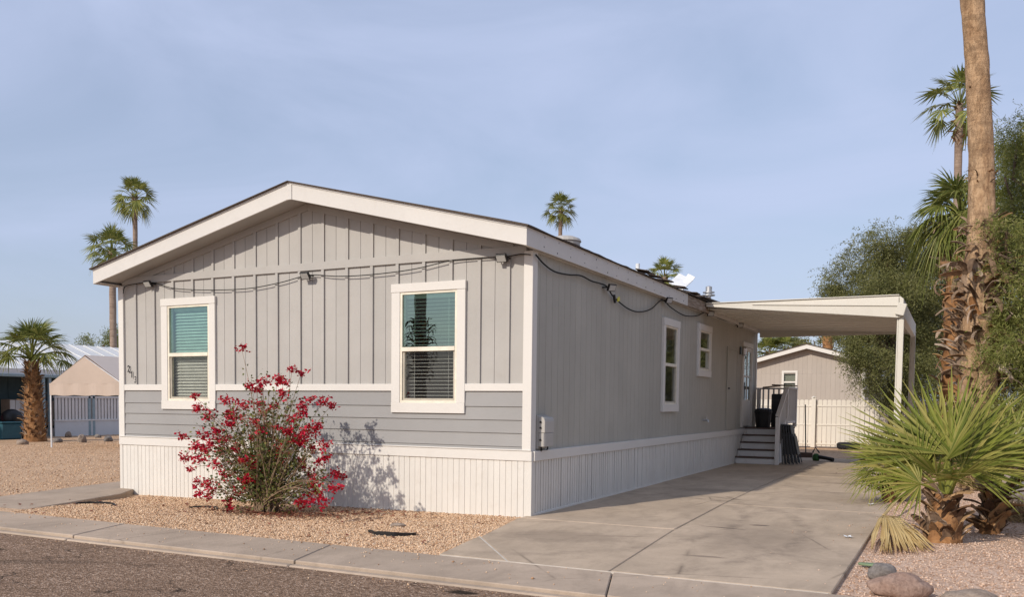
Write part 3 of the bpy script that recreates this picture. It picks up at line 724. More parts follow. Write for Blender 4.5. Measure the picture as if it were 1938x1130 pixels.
# things on and around the house
tp = thing('roof_tarp_board', (-.25,7.9,3.6), 'white sheet of board lying tilted on the roof edge above the carport', 'board')
c0 = Vector((-.28,7.80,3.80)); rot = Matrix.Rotation(R(28), 3, 'Y') @ Matrix.Rotation(R(38), 3, 'X')
MB().obox(c0, (.32,.40,.02), rot).build('sheet', M['whiteplastic'], tp, bevel=.002)
MB().obox(c0 + rot @ Vector((.08,.22,.02)), (.16,.10,.015), rot @ Matrix.Rotation(R(25),3,'X')).build('folded_flap', M['whiteplastic'], tp)
tp2 = thing('lifted_roofing', (-.1,8.6,3.5), 'weathered grey flap of lifted roofing beside the white board on the roof', 'roofing sheet')
MB().prism([(-.35,7.75,3.60),(-.10,7.85,3.585),(.20,9.5,3.50),(-.35,9.9,3.56),(-.5,8.5,3.74)], (0,0,.02)).build('sheet', M['rot'], tp2)
MB().prism([(-.1,7.6,3.50),(.18,7.7,3.47),(.24,9.3,3.47),(.0,9.4,3.51)], (0,0,.018)).build('lower_sheet', M['shingle'], tp2)

# utility box on the corner
mb_ = thing('utility_box', (.08,.3,.8), 'grey plastic utility box mounted low on the side wall at the front corner', 'utility box')
b = MB().box(0.002, .035, .13, .47, .82, 1.235); b.build('back_plate', M['grey_box'], mb_, bevel=.004)
pr = [(.035,.15,.845),(.035,.45,.845),(.11,.45,.845),(.125,.42,.845),(.125,.18,.845),(.11,.15,.845)]
lo = MB().prism(pr, (0,0,.17)).build('lower_cover', M['grey_box'], mb_, bevel=.005)
up_ = MB(); n = 7
prof = [(.035,1.018),(.125,1.018),(.125,1.16),(.115,1.195),(.09,1.215),(.035,1.22)]
up_.prism([(x,.15,z) for x, z in prof], (0,.30,0)).build('upper_cover', M['grey_box'], mb_, bevel=.004)
for z in (.93, 1.08, 1.15): MB().tube([(.07,.149,z),(.07,.138,z)], .014, 8).build('latch', M['blackplastic'], mb_)
MB().tube([(.06,.2,.845),(.06,.2,.805),(.045,.2,.78)], .013, 6).build('conduit', M['blackplastic'], mb_)
MB().tube([(.06,.4,.845),(.06,.4,.815),(.044,.4,.79)], .010, 6).build('conduit', M['blackplastic'], mb_)

# flood lights and their cables
def flood(p, out, label, group, face=None, s=1.0):
    p = Vector(p); out = Vector(out).normalized()
    t_ = thing('flood_light', p, label, 'flood light', group)
    d = (out + Vector((0,0,-.75))).normalized() if face is None else Vector(face).normalized()
    sd = d.cross(Vector((0,0,1))).normalized(); u_ = sd.cross(d); rot = Matrix((sd, d, u_)).transposed()
    c = p + out * .085
    MB().obox(c, (.145*s,.035*s,.105*s), rot).build('housing', M['blackmetal'], t_, bevel=.004)
    MB().obox(c + d*.020*s, (.118*s,.004,.080*s), rot).build('lens', M['lens'], t_)
    b = MB(); b.beam(p - sd*.078*s, p - sd*.078*s + out*.085, .006, .02); b.beam(p + sd*.078*s, p + sd*.078*s + out*.085, .006, .02); b.beam(p - sd*.08*s, p + sd*.08*s, .02, .006)
    b.build('bracket', M['blackmetal'], t_)
    return t_
def catm(P, k_=8):
    P = [Vector(p) for p in P]; Q = [P[0]*2-P[1]] + P + [P[-1]*2-P[-2]]; out = []
    for i in range(1, len(Q)-2):
        for j in range(k_):
            t_ = j/k_; a, b_, c_, d_ = Q[i-1:i+3]
            out.append(.5*((2*b_) + (-a+c_)*t_ + (2*a-5*b_+4*c_-d_)*t_*t_ + (-a+3*b_-3*c_+d_)*t_**3))
    return out + [P[-1]]
FL = [(288,538.5), (585,523), (955,490)]
labs = ['black flood light at the left end of the front gable band', 'black flood light near the middle of the front gable band', 'black flood light at the right end of the front gable band']
for (px, py), lb in zip(FL, labs): flood(on(px, py, 1, -.03), (0,-1,0), lb, 'flood lights strung around the house')
cf = [on(233,556,1,-.07), on(240,541,1,-.05), on(288,535,1,-.045), on(330,546,1,-.055), on(400,549,1,-.055), on(470,546,1,-.055), on(530,535,1,-.05), on(585,521,1,-.045),
      on(640,523,1,-.055), on(700,520,1,-.055), on(780,510,1,-.055), on(850,494,1,-.05), on(900,489,1,-.045), on(955,486,1,-.045), on(985,481,1,-.05), on(1004,482,1,-.06)]
tag(MB().tube(catm(cf), .0065, 5).build('light_cable', M['cable'], smooth=True), 'thin black cable sagging between flood lights across the front gable', 'cable')
FS = [(1147,545), (1257,569), (1337,594), (1394,616), (1438,630)]
sl = ['black flood light hanging on the shaded side wall near the front corner', 'black flood light under the side eave left of the tall narrow window', 'flood light under the eave where the carport roof begins',
      'flood light under the carport roof above the closet door', 'flood light at the far end of the side eave']
for i, ((px, py), lb) in enumerate(zip(FS, sl)):
    flood(on(px, py, 0, .035), (1,0,0), lb, 'flood lights strung around the house', face=(1,-.5,-.5) if i < 2 else (.7,-.9,-.4))
cs = [on(1014,482,0,.06), on(1030,500,0,.05), on(1050,514,0,.05), on(1075,520,0,.05), on(1100,522,0,.05), on(1120,532,0,.05), on(1147,541,0,.05), on(1158,558,0,.05), on(1170,570,0,.05),
      on(1190,585,0,.05), on(1210,590.5,0,.05), on(1232,585,0,.05), on(1253,568,0,.05), on(1270,582,0,.05), on(1295,597,0,.05), on(1318,598,0,.05), on(1337,592,0,.05), on(1365,604,0,.05), on(1394,613,0,.05), on(1437,629,0,.05)]
tag(MB().tube(catm(cs), .011, 5).build('light_cable', M['cable'], smooth=True), 'thick black cable looping between flood lights along the shaded side wall', 'cable')
p = on(1163,565,0,.05); pl = thing('cable_plug', p, 'black plug with a yellow tag hanging from the side wall cable', 'plug')
MB().beam(p+Vector((0,-.03,.05)), p+Vector((0,.03,-.06)), .035, .035).build('plug_body', M['blackplastic'], pl, bevel=.005)
MB().obox(p+Vector((.02,.12,.0)), (.02,.09,.06), Matrix.Rotation(.4,3,'X')).build('tag', M['yellow'], pl, bevel=.006)
# ------------------------------------------------------------------ carport
cp = thing('carport_awning', (1.9, 11, 0), 'cream metal carport awning attached to the side of the grey home', 'carport')
Y0, Y1, XA, XB = 8.26, 14.05, .112, 3.58
def pz(x): return 3.30 - .15 * (x - XA) / (XB - XA)            # pan slope
npan = 11; pw_ = (Y1 - Y0 - .12) / npan
for i in range(npan):                                           # ribbed pans running away from the house
    y0 = Y0 + .06 + i*pw_ + .012; prof = [(0,0),(pw_*.18,0),(pw_*.22,.035),(pw_*.46,.035),(pw_*.50,0),(pw_*.72,0),(pw_*.76,.055),(pw_*.90,.055),(pw_*.93,-.018)]
    vs = []; nn = len(prof)
    for x in (XA, XB):
        vs += [(x, y0+a, pz(x)+z) for a, z in prof] + [(x, y0+a, pz(x)+z+.006) for a, z in prof]
    fs = [(j, j+1, 2*nn+j+1, 2*nn+j) for j in range(nn-1)] + [(nn+j, 3*nn+j, 3*nn+j+1, nn+j+1) for j in range(nn-1)]
    b = MB(); b.add(vs, fs); b.build('roof_pan', M['pan'], cp)
MB().prism([(XA,Y0+.04,pz(XA)+.075),(XB,Y0+.04,pz(XB)+.075),(XB,Y0+.04,pz(XB)+.083),(XA,Y0+.04,pz(XA)+.083)], (0,Y1-Y0-.1,0)).build('roof_sheet', M['pan'], cp)
# front fascia: level top, deeper towards the outer end, with a step
b = MB().prism([(XA,Y0,3.405),(XA,Y0,3.335),(XB+.02,Y0,2.99),(XB+.02,Y0,3.395)], (0,.035,0)); b.build('front_fascia', M['awning'], cp, bevel=.006)
b = MB().prism([(XA+.9,Y0-.022,3.35),(XA+.9,Y0-.022,3.33),(XB+.02,Y0-.022,3.20),(XB+.02,Y0-.022,3.36)], (0,.02,0)); b.build('fascia_rib', M['awning'], cp, bevel=.006)
MB().box(XA, XB+.02, Y0-.03, Y0+.05, 3.397, 3.412).build('top_flashing', M['awning'], cp)
b = MB().prism([(XB+.022,Y0,2.99),(XB+.10,Y0,3.03),(XB+.10,Y0,3.33),(XB+.022,Y0,3.395)], (0,Y1-Y0,0)); b.build('outer_gutter', M['awning'], cp, bevel=.01)
b = MB().box(XA, XB+.1, Y1-.05, Y1, 3.10, 3.34); b.build('rear_beam', M['awning'], cp, bevel=.006)
b = MB().obox((XB+.06,Y0-.035,3.14), (.15,.03,.22), Matrix.Rotation(R(14),3,'Y')); b.build('bent_end_cap', M['awning'], cp, bevel=.01)
for (y, top) in ((Y0+.1, 3.26), (Y1-.12, 3.15)):
    post = MB().box(3.60, 3.69, y-.04, y+.04, -.05, top).build('post', M['awning'], cp, bevel=.006)
    MB().box(3.575, 3.598, y-.035, y+.035, -.05, top).build('post_flange', M['awning'], post, bevel=.004)
    MB().box(3.54, 3.76, y-.1, y+.1, -.05, .012).build('base_plate', M['galv'], post)

# ------------------------------------------------------------------ porch and steps
ps = thing('porch_steps', (.5, 12.9, 0), 'wooden porch and steps with pale risers, dark treads and railings', 'steps')
for i in range(5):
    y = 11.72 + .26*i; z = .165*(i+1)
    MB().box(.045, .93, y, y+.02, z-.165+(.0 if i else .0), z-.032).build('riser', M['riser'], ps, bevel=.003)
    if i < 4: MB().box(.042, .94, y-.03, y+.255, z-.030, z).build('tread', M['deck'], ps, bevel=.004)
for i in range(9):
    y = 12.73 + .175*i; MB().box(.042, .99, y, y+.165, .795, .825).build('deck_board', M['deck'], ps, bevel=.003)
for x in (.06, .90):
    MB().prism([(x,11.75,.0),(x,12.80,.0),(x,12.80,.79),(x,12.76,.79),(x,11.75,.10)], (.03,0,0)).build('stringer', M['riser'], ps)
    for y in (12.9, 14.2): MB().box(x, x+.07, y, y+.07, 0, .793).build('deck_post', M['riser'], ps)
MB().box(.05, .98, 14.27, 14.30, .60, .79).build('rim_board', M['riser'], ps); MB().box(.962, .985, 12.75, 14.27, .60, .793).build('rim_board', M['riser'], ps)
def postq(x, y, z0, z1): return MB().box(x-.045, x+.045, y-.045, y+.045, z0, z1).build('railing_post', M['riser'], ps, bevel=.004)
postq(.985, 11.70, 0, 1.10); postq(.985, 12.85, .83, 1.78); postq(.985, 14.22, .83, 1.78); postq(.09, 14.22, .83, 1.78)
MB().beam((.985,11.69,1.13),(.985,12.86,1.80), .10, .045).build('handrail', M['riser'], ps, bevel=.005)
MB().beam((.985,11.78,.42),(.985,12.80,1.02), .04, .09).build('lower_rail', M['riser'], ps, bevel=.004)
for i in range(7):
    y = 11.86 + .14*i; MB().box(.968, 1.002, y-.018, y+.018, .44+.57*(y-11.78), 1.09+.57*(y-11.70)).build('baluster', M['riser'], ps)
MB().box(.93, 1.04, 12.80, 14.28, 1.78, 1.82).build('handrail', M['riser'], ps, bevel=.005)
MB().box(.965, 1.005, 12.9, 14.17, .93, .99).build('lower_rail', M['riser'], ps, bevel=.004)
for i in range(9):
    y = 12.97 + .14*i; MB().box(.968, 1.002, y-.019, y+.019, .99, 1.78).build('baluster', M['riser'], ps)
MB().box(.03, .928, 14.17, 14.27, 1.78, 1.82).build('handrail', M['riser'], ps, bevel=.005)
MB().box(.135, .94, 14.20, 14.24, .93, .99).build('lower_rail', M['riser'], ps, bevel=.004)
for i in range(6):
    x = .20 + .128*i; MB().box(x-.019, x+.019, 14.20, 14.24, .99, 1.78).build('baluster', M['riser'], ps)
# things on the porch
b = thing('waste_bin', (.42,13.05,.826), 'black plastic waste bin standing on the porch at the top of the steps', 'bin')
MB().lathe((.42,13.05,.827), [(.17,0),(.20,.34),(.215,.36),(.215,.40),(.19,.405)], 18).build('bin_body', M['blackplastic'], b)
MB().lathe((.42,13.05,1.233), [(.21,0),(.20,.04),(.12,.07),(.02,.075)], 18).build('lid', M['blackplastic'], b)
b = thing('black_speaker_case', (.62,13.9,.826), 'tall narrow black case standing behind the waste bin on the porch', 'case')
MB().box(.48, .82, 13.75, 14.1, .827, 1.66).build('case_body', M['blackplastic'], b, bevel=.02)
MB().beam((.5,13.74,1.5),(.8,13.74,1.5), .02, .03).build('case_handle', M['blackmetal'], b)
for i, (x, a, l, lb) in enumerate(((.40,.25,.42,'short weathered board lying across the porch railing, left one'), (.72,-.30,.55,'longer weathered board lying across the porch railing, right one'))):
    tag(MB().obox((x,14.2,1.850+.03*i), (l,.30,.035), Matrix.Rotation(a,3,'Z') @ Matrix.Rotation(R(-6+9*i),3,'Y')).build('loose_board', M['brownbox'], bevel=.004), lb, 'board')
# folded black chairs leaning against the porch
ch0 = None
def folded_chair(idx, x, lean, y):
    o = thing('folding_chair', (x, y, 0), ['folded black chair nearest the porch railing in the leaning stack', 'second folded black chair out from the porch railing', 'third folded black chair out from the porch railing',
              'fourth folded black chair out from the porch railing', 'outermost folded black chair in the leaning stack'][idx], 'chair', 'folded black chairs leaning by the porch')
    Tm = Matrix.Translation((x, y, 0)) @ Matrix.Rotation(-lean, 4, 'Y')
    def T(p): return Tm @ p
    W2 = .22
    for s_ in (-1, 1):
        MB().tube([(0,s_*W2,.01),(0,s_*W2,.45),(0,s_*W2,.88),(0,s_*(W2-.05),.93)], .012, 6).map(T).build('leg', M['blackmetal'], o)
        MB().tube([(.05,s_*(W2-.035),.02),(.035,s_*(W2-.035),.45),(.02,s_*(W2-.035),.72)], .011, 6).map(T).build('leg', M['blackmetal'], o)
    MB().box(.012,.050,-W2+.02,W2-.02,.22,.66).map(T).build('seat', M['blackplastic'], o, bevel=.008)
    MB().box(-.012,.010,-W2+.012,W2-.012,.60,.92).map(T).build('backrest', M['blackplastic'], o, bevel=.006)
    b = MB(); b.tube([(0,-W2,.20),(0,W2,.20)], .009, 6); b.tube([(.045,-W2+.03,.12),(.045,W2-.03,.12)], .009, 6); b.tube([(.0,-W2,.93),(.0,W2,.93)], .011, 6); b.map(T).build('crossbar', M['blackmetal'], o)
for i in range(5): folded_chair(i, 1.09 + .075*i, R(3.0+2.2*i), 12.05 + .05*i)
# broom pole, blower
bp = thing('broom', on(1521,850,1,15.3), 'thin dark broom handle standing upright behind the folded chairs', 'broom')
pb = on(1524,766,1,15.3)
bz = Vector((pb.x+.06, 15.2, 0)); tip = pb
MB().tube([bz + Vector((0,0,.12)), tip], .016, 7).build('handle', M['blackmetal'], bp)
MB().obox(bz + Vector((0,0,.07)), (.34,.07,.13), Matrix.Identity(3)).build('brush_head', M['deck'], bp, bevel=.01)
lb_ = thing('leaf_blower', (1.55,13.9,0), 'green and black garden blower lying on the concrete beside the folded chairs', 'garden tool')
c0 = Vector((1.56,13.9,.0))
MB().lathe(c0, [(.07,0),(.09,.06),(.08,.14),(.04,.18)], 12).build('motor_housing', M['green'], lb_, smooth=True)
MB().tube([c0+Vector((.05,0,.1)), c0+Vector((.25,-.1,.08)), c0+Vector((.42,-.2,.05))], [.05,.045,.05], 10).build('nozzle', M['blackplastic'], lb_)
MB().tube([c0+Vector((-.08,0,.2)), c0+Vector((-.02,0,.33)), c0+Vector((.08,0,.2))], .018, 6).build('handle', M['blackplastic'], lb_)

# ------------------------------------------------------------------ fence, tyre, neighbour behind
FY = 21.6
fc = thing('picket_fence', (2.0, FY, 0), 'white vinyl privacy fence with close pickets across the back of the driveway', 'fence')
pk = MB().prism([(-.062,-.011,.03),(.062,-.011,.03),(.062,-.011,1.53),(.035,-.011,1.56),(-.035,-.011,1.56),(-.062,-.011,1.53)], (0,.022,0)).mesh('picket', M['fence'])
x = -4.0
while x < 8.0:
    put('picket', pk, fc, (x, FY + random.uniform(-.003,.003), 0)); x += .142
for z in (.09, .72, 1.33): MB().box(-4, 8, FY-.030, FY-.0125, z, z+.045).build('rail', M['fence'], fc, bevel=.004)
for xp in (-1.9, .50, 2.9, 5.3, 7.7):
    pst = MB().box(xp-.065, xp+.065, FY-.13, FY-.042, 0, 1.62).build('fence_post', M['fence'], fc, bevel=.006)
    MB().lathe((xp, FY-.086, 1.62), [(.085,0),(.085,.025),(.01,.06)], 4).build('post_cap', M['fence'], pst)
ty = thing('car_tyre', (1.62,21.2,.0), 'worn black car tyre lying flat against the white fence', 'tyre')
prof = [(.20,.02),(.30,.0),(.335,.03),(.345,.10),(.335,.17),(.30,.20),(.20,.18),(.185,.14),(.30,.12),(.30,.07),(.185,.06)]
b = MB(); n = 28; c0 = Vector((1.62,21.15,0)); kk = len(prof)
b.add([c0+Vector((r_*math.cos(2*math.pi*j/n), r_*math.sin(2*math.pi*j/n), z)) for r_, z in prof for j in range(n)], [(i*n+j, i*n+(j+1)%n, ((i+1)%kk)*n+(j+1)%n, ((i+1)%kk)*n+j) for i in range(kk) for j in range(n)])
b.build('tread', M['rubber'], ty)
for j in range(0, 28):
    a = 2*math.pi*j/28; MB().obox(c0+Vector((.343*math.cos(a), .343*math.sin(a), .10)), (.014,.045,.12), Matrix.Rotation(a,3,'Z')).build('tread_block', M['rubber'], ty)

NY = 27.5
def nbx(px): return on(px, 700, 1, NY).x
NX0, NX1 = -3.2, nbx(1637); NP = on(1527,655,1,NY-.3)
nh = thing('neighbour_home', ((NX0+NX1)/2, NY+4, 0), 'beige gabled neighbouring home behind the white fence', 'house')
NPX = NP.x; NPZ = NP.z - .1; slope = .275
NX0 = NPX - (NX1 - NPX)
def nz(x): return NPZ - abs(x-NPX)*slope
b = MB().box(NX0, NX0+.1, NY+.1, NY+9, 0, nz(NX0)); b.box(NX1-.1, NX1, NY+.1, NY+9, 0, nz(NX1)); b.build('side_wall', M['nbwall'], nh)
xw = [NX0 + i*(NX1-NX0)/24 for i in range(25)]
wx0, wx1 = nbx(1480), nbx(1510); wz0, wz1 = on(1495,745,1,NY).z, on(1495,702,1,NY).z
for a, c_ in zip(xw[:-1], xw[1:]):
    for (x0, x1, z0, z1) in subtract((a+.0015, c_-.0015, 0, 2.6), [(wx0+.08, wx1-.08, wz0+.08, wz1-.08)]):
        MB().box(x0, x1, NY, NY+.1, z0, z1).build('siding_board', M['nbwall'], nh)
    P_ = [(a+.0015,NY,2.602),(c_-.0015,NY,2.602),(c_-.0015,NY,nz(c_)-.01),(a+.0015,NY,nz(a)-.01)]
    MB().prism(P_, (0,.1,0)).build('siding_board', M['nbwall'], nh)
MB().box(NX0, NX1, NY+.102, NY+.12, 0, wz0).build('wall_backing', M['nbwall'], nh)
for sg, xe in ((1, NX1+.28), (-1, NX0-.28)):
    MB().prism([(NPX,NY-.35,NPZ-.0),(xe,NY-.35,nz(xe)),(xe,NY-.35,nz(xe)+.16),(NPX,NY-.35,NPZ+.16)], (0,.04,0)).build('fascia_board', M['trim'], nh)
    MB().prism([(NPX,NY-.37,NPZ+.162),(xe+sg*.04,NY-.37,nz(xe)+.152),(xe+sg*.04,NY-.37,nz(xe)+.19),(NPX,NY-.37,NPZ+.20)], (0,9.6,0)).build('roof', M['shingle'], nh)
    MB().prism([(NPX,NY-.31,NPZ-.0),(xe,NY-.31,nz(xe)),(xe,NY-.31,nz(xe)+.012),(NPX,NY-.31,NPZ+.012)], (0,.31,0)).build('soffit', M['nbwall'], nh)
MB().box(NX1-.09, NX1+.015, NY-.02, NY-.001, 0, nz(NX1)-.01).build('corner_trim', M['trim'], nh)
w_ = MB(); w_.box(wx0, wx1, NY-.03, NY+.01, wz1-.08, wz1); w_.box(wx0, wx1, NY-.03, NY+.01, wz0, wz0+.08); w_.box(wx0, wx0+.08, NY-.028, NY+.01, wz0+.08, wz1-.08); w_.box(wx1-.08, wx1, NY-.028, NY+.01, wz0+.08, wz1-.08)
w_.box(wx0+.08, wx1-.08, NY-.01, NY+.03, (wz0+wz1)/2-.03, (wz0+wz1)/2+.03)
w_ = w_.build('window', M['trim'], nh)
MB().box(wx0+.08, wx1-.08, NY+.035, NY+.04, wz0+.08, wz1-.08).build('pane', M['glass'], w_); MB().box(wx0+.08, wx1-.08, NY+.09, NY+.098, wz0+.08, wz1-.08).build('blind', M['grey_box'], w_)

# ------------------------------------------------------------------ neighbour across the left yard
LX0 = -26.5; GZ = -.1
ln = thing('neighbour_home', (-29, 14, GZ), 'long neighbouring mobile home with white metal roof and dark shaded porch, at the left', 'house')
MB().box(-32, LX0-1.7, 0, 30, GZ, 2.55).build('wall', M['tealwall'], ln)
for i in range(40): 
    y = 1 + .7*i; MB().box(LX0-1.7, LX0-1.685, y, y+.66, .1, 2.5).build('wall_panel', M['tealwall'], ln)
MB().prism([(LX0-.1,-2,2.50),(-30.2,-2,3.80),(-34,-2,2.5),(-34,-2,2.42),(-30.2,-2,3.70),(LX0-.1,-2,2.42)], (0,34,0)).build('roof', M['whiteroof'], ln)
for i in range(45):
    y = -1.5 + .75*i; MB().beam((LX0-.12,y,2.515),(-30.1,y,3.80), .04, .03).build('roof_rib', M['whiteroof'], ln)
MB().box(LX0-.12, LX0-.02, -2, 32, 2.26, 2.52).build('awning_fascia', M['whiteroof'], ln, bevel=.01)
MB().box(LX0-.02, LX0+.06, -2, 32, 2.20, 2.30).build('gutter', M['tealpost'], ln, bevel=.01)
MB().box(LX0-1.68, LX0-.1, 13, 32, GZ, .2).build('porch_floor', M['grey_box'], ln)
def ypx(px, x=LX0): return on(px, 780, 0, x).y
for px in (84, 96, 170, 178):
    y = ypx(px); MB().box(LX0-.10, LX0, y-.06, y+.06, GZ, 2.2).build('porch_post', M['tealpost'], ln, bevel=.008)
ya, yb = ypx(104), ypx(250)
MB().box(LX0-.06, LX0-.01, ya, yb, GZ, .50).build('knee_wall', M['knee'], ln)
MB().box(LX0-.09, LX0+.0, ya, yb, 1.42, 1.50).build('rail', M['riser'], ln); MB().box(LX0-.09, LX0+.02, ya, yb, .502, .56).build('rail', M['riser'], ln)
nb_ = 24
for i in range(nb_):
    y = ya + (yb-ya)*(i+.5)/nb_; MB().box(LX0-.07, LX0-.03, y-.055, y+.055, .56, 1.42).build('baluster', M['riser'], ln)
MB().box(LX0-1.2, LX0-1.1, ya, yb, .3, 1.3).build('porch_panel', M['brownbox'], ln)
# clutter under that porch
def lp(px, py, x=-25.8): return on(px, py, 0, x)
yb0 = lp(12,825).y
b = thing('storage_tote', (-25.6, yb0, GZ), 'teal plastic storage tote on the ground at the far left', 'tote')
MB().box(-26.0,-25.4,yb0-.45,yb0+.35,GZ,.48).build('tote_body', M['tealbin'], b, bevel=.04); MB().box(-26.03,-25.37,yb0-.48,yb0+.38,.482,.54).build('lid', M['tealbin'], b, bevel=.02)
yb1 = lp(36,825).y
b = thing('barbecue_grill', (-26.2, yb1, GZ), 'dark covered barbecue grill under the left neighbour porch roof', 'grill')
MB().lathe((-26.2,yb1,.35), [(.25,0),(.36,.15),(.38,.35),(.33,.5),(.15,.62),(.03,.64)], 14).build('grill_hood', M['blackplastic'], b, smooth=True)
for dx, dy in ((-.2,-.2),(.2,-.2),(-.2,.2),(.2,.2)): MB().tube([(-26.2+dx,yb1+dy,.5),(-26.2+dx*1.3,yb1+dy*1.3,GZ)], .025, 6).build('leg', M['blackmetal'], b)
yb2 = lp(3,770).y
b = thing('lawn_chair', (-26.6, yb2, GZ), 'red and white lawn chair beside the teal tote at the far left', 'chair')
MB().box(-26.9,-26.45,yb2-.28,yb2+.28,.30,.36).build('seat', M['red'], b, bevel=.02); MB().obox((-26.95,yb2,.72), (.05,.56,.75), Matrix.Rotation(R(-12),3,'Y')).build('backrest', M['red'], b, bevel=.02)
for dx in (-.4, 0): 
    for dy in (-.27,.27): MB().tube([(-26.5+dx,yb2+dy,.6),(-26.47+dx,yb2+dy,GZ)], .02, 6).build('leg', M['whiteplastic'], b)
yb3 = lp(40,770,-27.4).y
b = thing('storage_cabinet', (-27.6, yb3, GZ), 'pale slatted cabinet standing in the shade of the left neighbour porch', 'cabinet')
MB().box(-27.9,-27.4,yb3-.5,yb3+.7,GZ,1.35).build('cabinet_body', M['brownbox'], b)
for i in range(5): MB().box(-27.398,-27.38,yb3-.48+.235*i,yb3-.27+.235*i,.0,1.32).build('slat', M['riser'], b)

# ------------------------------------------------------------------ canopy tent
g0 = Vector((-19.74, 8.36, GZ))
a1 = Vector((-.62, .785, 0)).normalized()       # along the gable to the right in view
e0 = on(100, 728, 1, g0.y)
d_r = (fw.cross(Vector((0,0,1)))).normalized()
ax = Vector((1,0,0))                                # gable direction
ay = Vector((-ax.y, ax.x, 0))                                                                # length direction, away from us
ct = thing('canopy_tent', g0 + ax*1.5 + ay*2.5, 'cream peaked canopy tent on thin white poles in the left yard', 'tent')
EH, AH, CW, CLn = 1.86, 2.72, on(231,720,1,g0.y).x - g0.x, 5.2
def cpt(u, v, z): return g0 + ax*u + ay*v + Vector((0,0,z))
for i, v in enumerate((0, CLn/2, CLn)):
    for u in (0, CW): MB().tube([cpt(u,v,0), cpt(u,v,EH)], .024, 8).build('pole', M['whiteplastic'], ct)
    MB().tube([cpt(0,v,EH), cpt(.06,v,EH+.10), cpt(CW/2,v,AH), cpt(CW-.06,v,EH+.10), cpt(CW,v,EH)], .024, 8).build('rafter', M['whiteplastic'], ct)
b = MB()
for sg in (0, 1):
    u0_, u1_ = (-.03, CW/2) if sg == 0 else (CW+.03, CW/2)
    nV, nU = 24, 6; base = len(b.v)
    for j in range(nV+1):
        for i in range(nU+1):
            tt = i/nU; v = CLn*j/nV; sag = -.035*abs(math.sin(math.pi*v/(CLn/2)))*math.sin(math.pi*tt)
            b.v.append(tuple(cpt(u0_+(u1_-u0_)*tt, v, EH+.06+(AH-EH-.02)*tt+.03+sag)))
    for j in range(nV):
        for i in range(nU): b.f.append((base+j*(nU+1)+i, base+j*(nU+1)+i+1, base+(j+1)*(nU+1)+i+1, base+(j+1)*(nU+1)+i))
b.build('roof_cover', M['tarp'], ct, recalc=True)
for sg, u_ in ((0,-.035), (1,CW+.035)): MB().add([cpt(u_,0,EH+.085), cpt(u_,CLn,EH+.085), cpt(u_,CLn,EH-.25), cpt(u_,0,EH-.25)], [(0,1,2,3)]) 
b = MB(); b.prism([cpt(-.02,-.03,EH+.07), cpt(CW/2,-.03,AH+.02), cpt(CW+.02,-.03,EH+.07)], ay*.008); b.build('gable_panel', M['gable'], ct)
b = MB(); nS = 24
vs = []
for i in range(nS+1):
    u_ = -.02 + (CW+.04)*i/nS; vs += [cpt(u_, -.035 + .015*math.sin(i*1.1), EH+.10), cpt(u_, -.04 + .03*math.sin(i*1.1+.5), EH-.27 + .012*math.sin(i*.9))]
b.add(vs, [(2*i, 2*i+2, 2*i+3, 2*i+1) for i in range(nS)]); b.build('valance', M['gable'], ct, recalc=False)

# ------------------------------------------------------------------ stones, edging rings
def stone(name, c, size, rotz, mat, label, group=None, seed=0):
    bm = bmesh.new(); bmesh.ops.create_icosphere(bm, subdivisions=4, radius=1)
    for v in bm.verts:
        n_ = noise.noise(v.co*1.1 + Vector((seed*7.3,0,0)))*.24 + noise.noise(v.co*2.7 + Vector((seed,5,0)))*.08 + noise.noise(v.co*7 + Vector((seed,5,9)))*.02
        v.co *= (1 + n_)
        v.co = Vector((v.co.x*size[0], v.co.y*size[1], v.co.z*size[2]))
    me = bpy.data.meshes.new(name); bm.to_mesh(me); bm.free(); me.materials.append(mat); me.polygons.foreach_set('use_smooth', [True]*len(me.polygons))
    o = put(name, me, None, c, rot=(0,0,rotz)); return tag(o, label, 'rock', group)
def gpt(px, py, dz=0):
    p = on(px, py, 2, 0.0)
    for _ in range(4): p = on(px, py, 2, float(H(p.x, p.y)))
    return p + Vector((0,0,dz))
stone('boulder', gpt(1704,1128,.07), (.215,.13,.10), R(20), M['rock_pink'], 'largest pinkish boulder beside the lower right edge of the driveway', 'garden rocks', 1)
stone('boulder', gpt(1669,1098,.055), (.115,.10,.085), R(-10), M['rock_grey'], 'round grey rock behind the large pinkish boulder', 'garden rocks', 2)
stone('boulder', gpt(1835,1140,.02), (.20,.13,.075), R(12), M['rock_brown'], 'flat greyish rock at the bottom right edge right of the pink boulder', 'garden rocks', 3)
stone('boulder', gpt(1928,950,.10), (.26,.22,.16), R(40), M['rock_grey'], 'grey rock lying behind the young palms at the right edge', 'garden rocks', 4)
stone('boulder', gpt(1905,930,.10), (.20,.15,.15), R(10), M['rock_brown'], 'pale rock leaning on the grey rock at the right edge', 'garden rocks', 5)
for i, (px, py, s_, w_) in enumerate(((42,842,.30,'stone left of the short fan palm trunk'), (108,838,.26,'dark stone beside the canopy tent pole'), (155,838,.30,'upright stone in front of the left porch knee wall'), (205,836,.34,'flat long stone before the left porch, nearest the house'), (130,828,.22,'small stone by the knee wall between canopy pole and upright stone'), (185,829,.22,'small stone behind the flat long stone'))):
    stone('yard_stone', gpt(px, py, .05), (s_*.62, s_*.45, s_*(.42 if 'upright' not in w_ else .8)), random.uniform(0,3), M['rock_grey'] if i % 2 else M['rock_brown'], w_, 'stones in the left yard', 10+i)
pad = MB(); n = 20
c0 = gpt(1650,1076,.02)
pad.add([c0 + Vector((.115*math.cos(2*math.pi*j/n), .05*math.sin(2*math.pi*j/n), dz)) for dz in (0,.02) for j in range(n)], [tuple(range(n)), tuple(range(n,2*n))] + [(j,(j+1)%n,n+(j+1)%n,n+j) for j in range(n)])
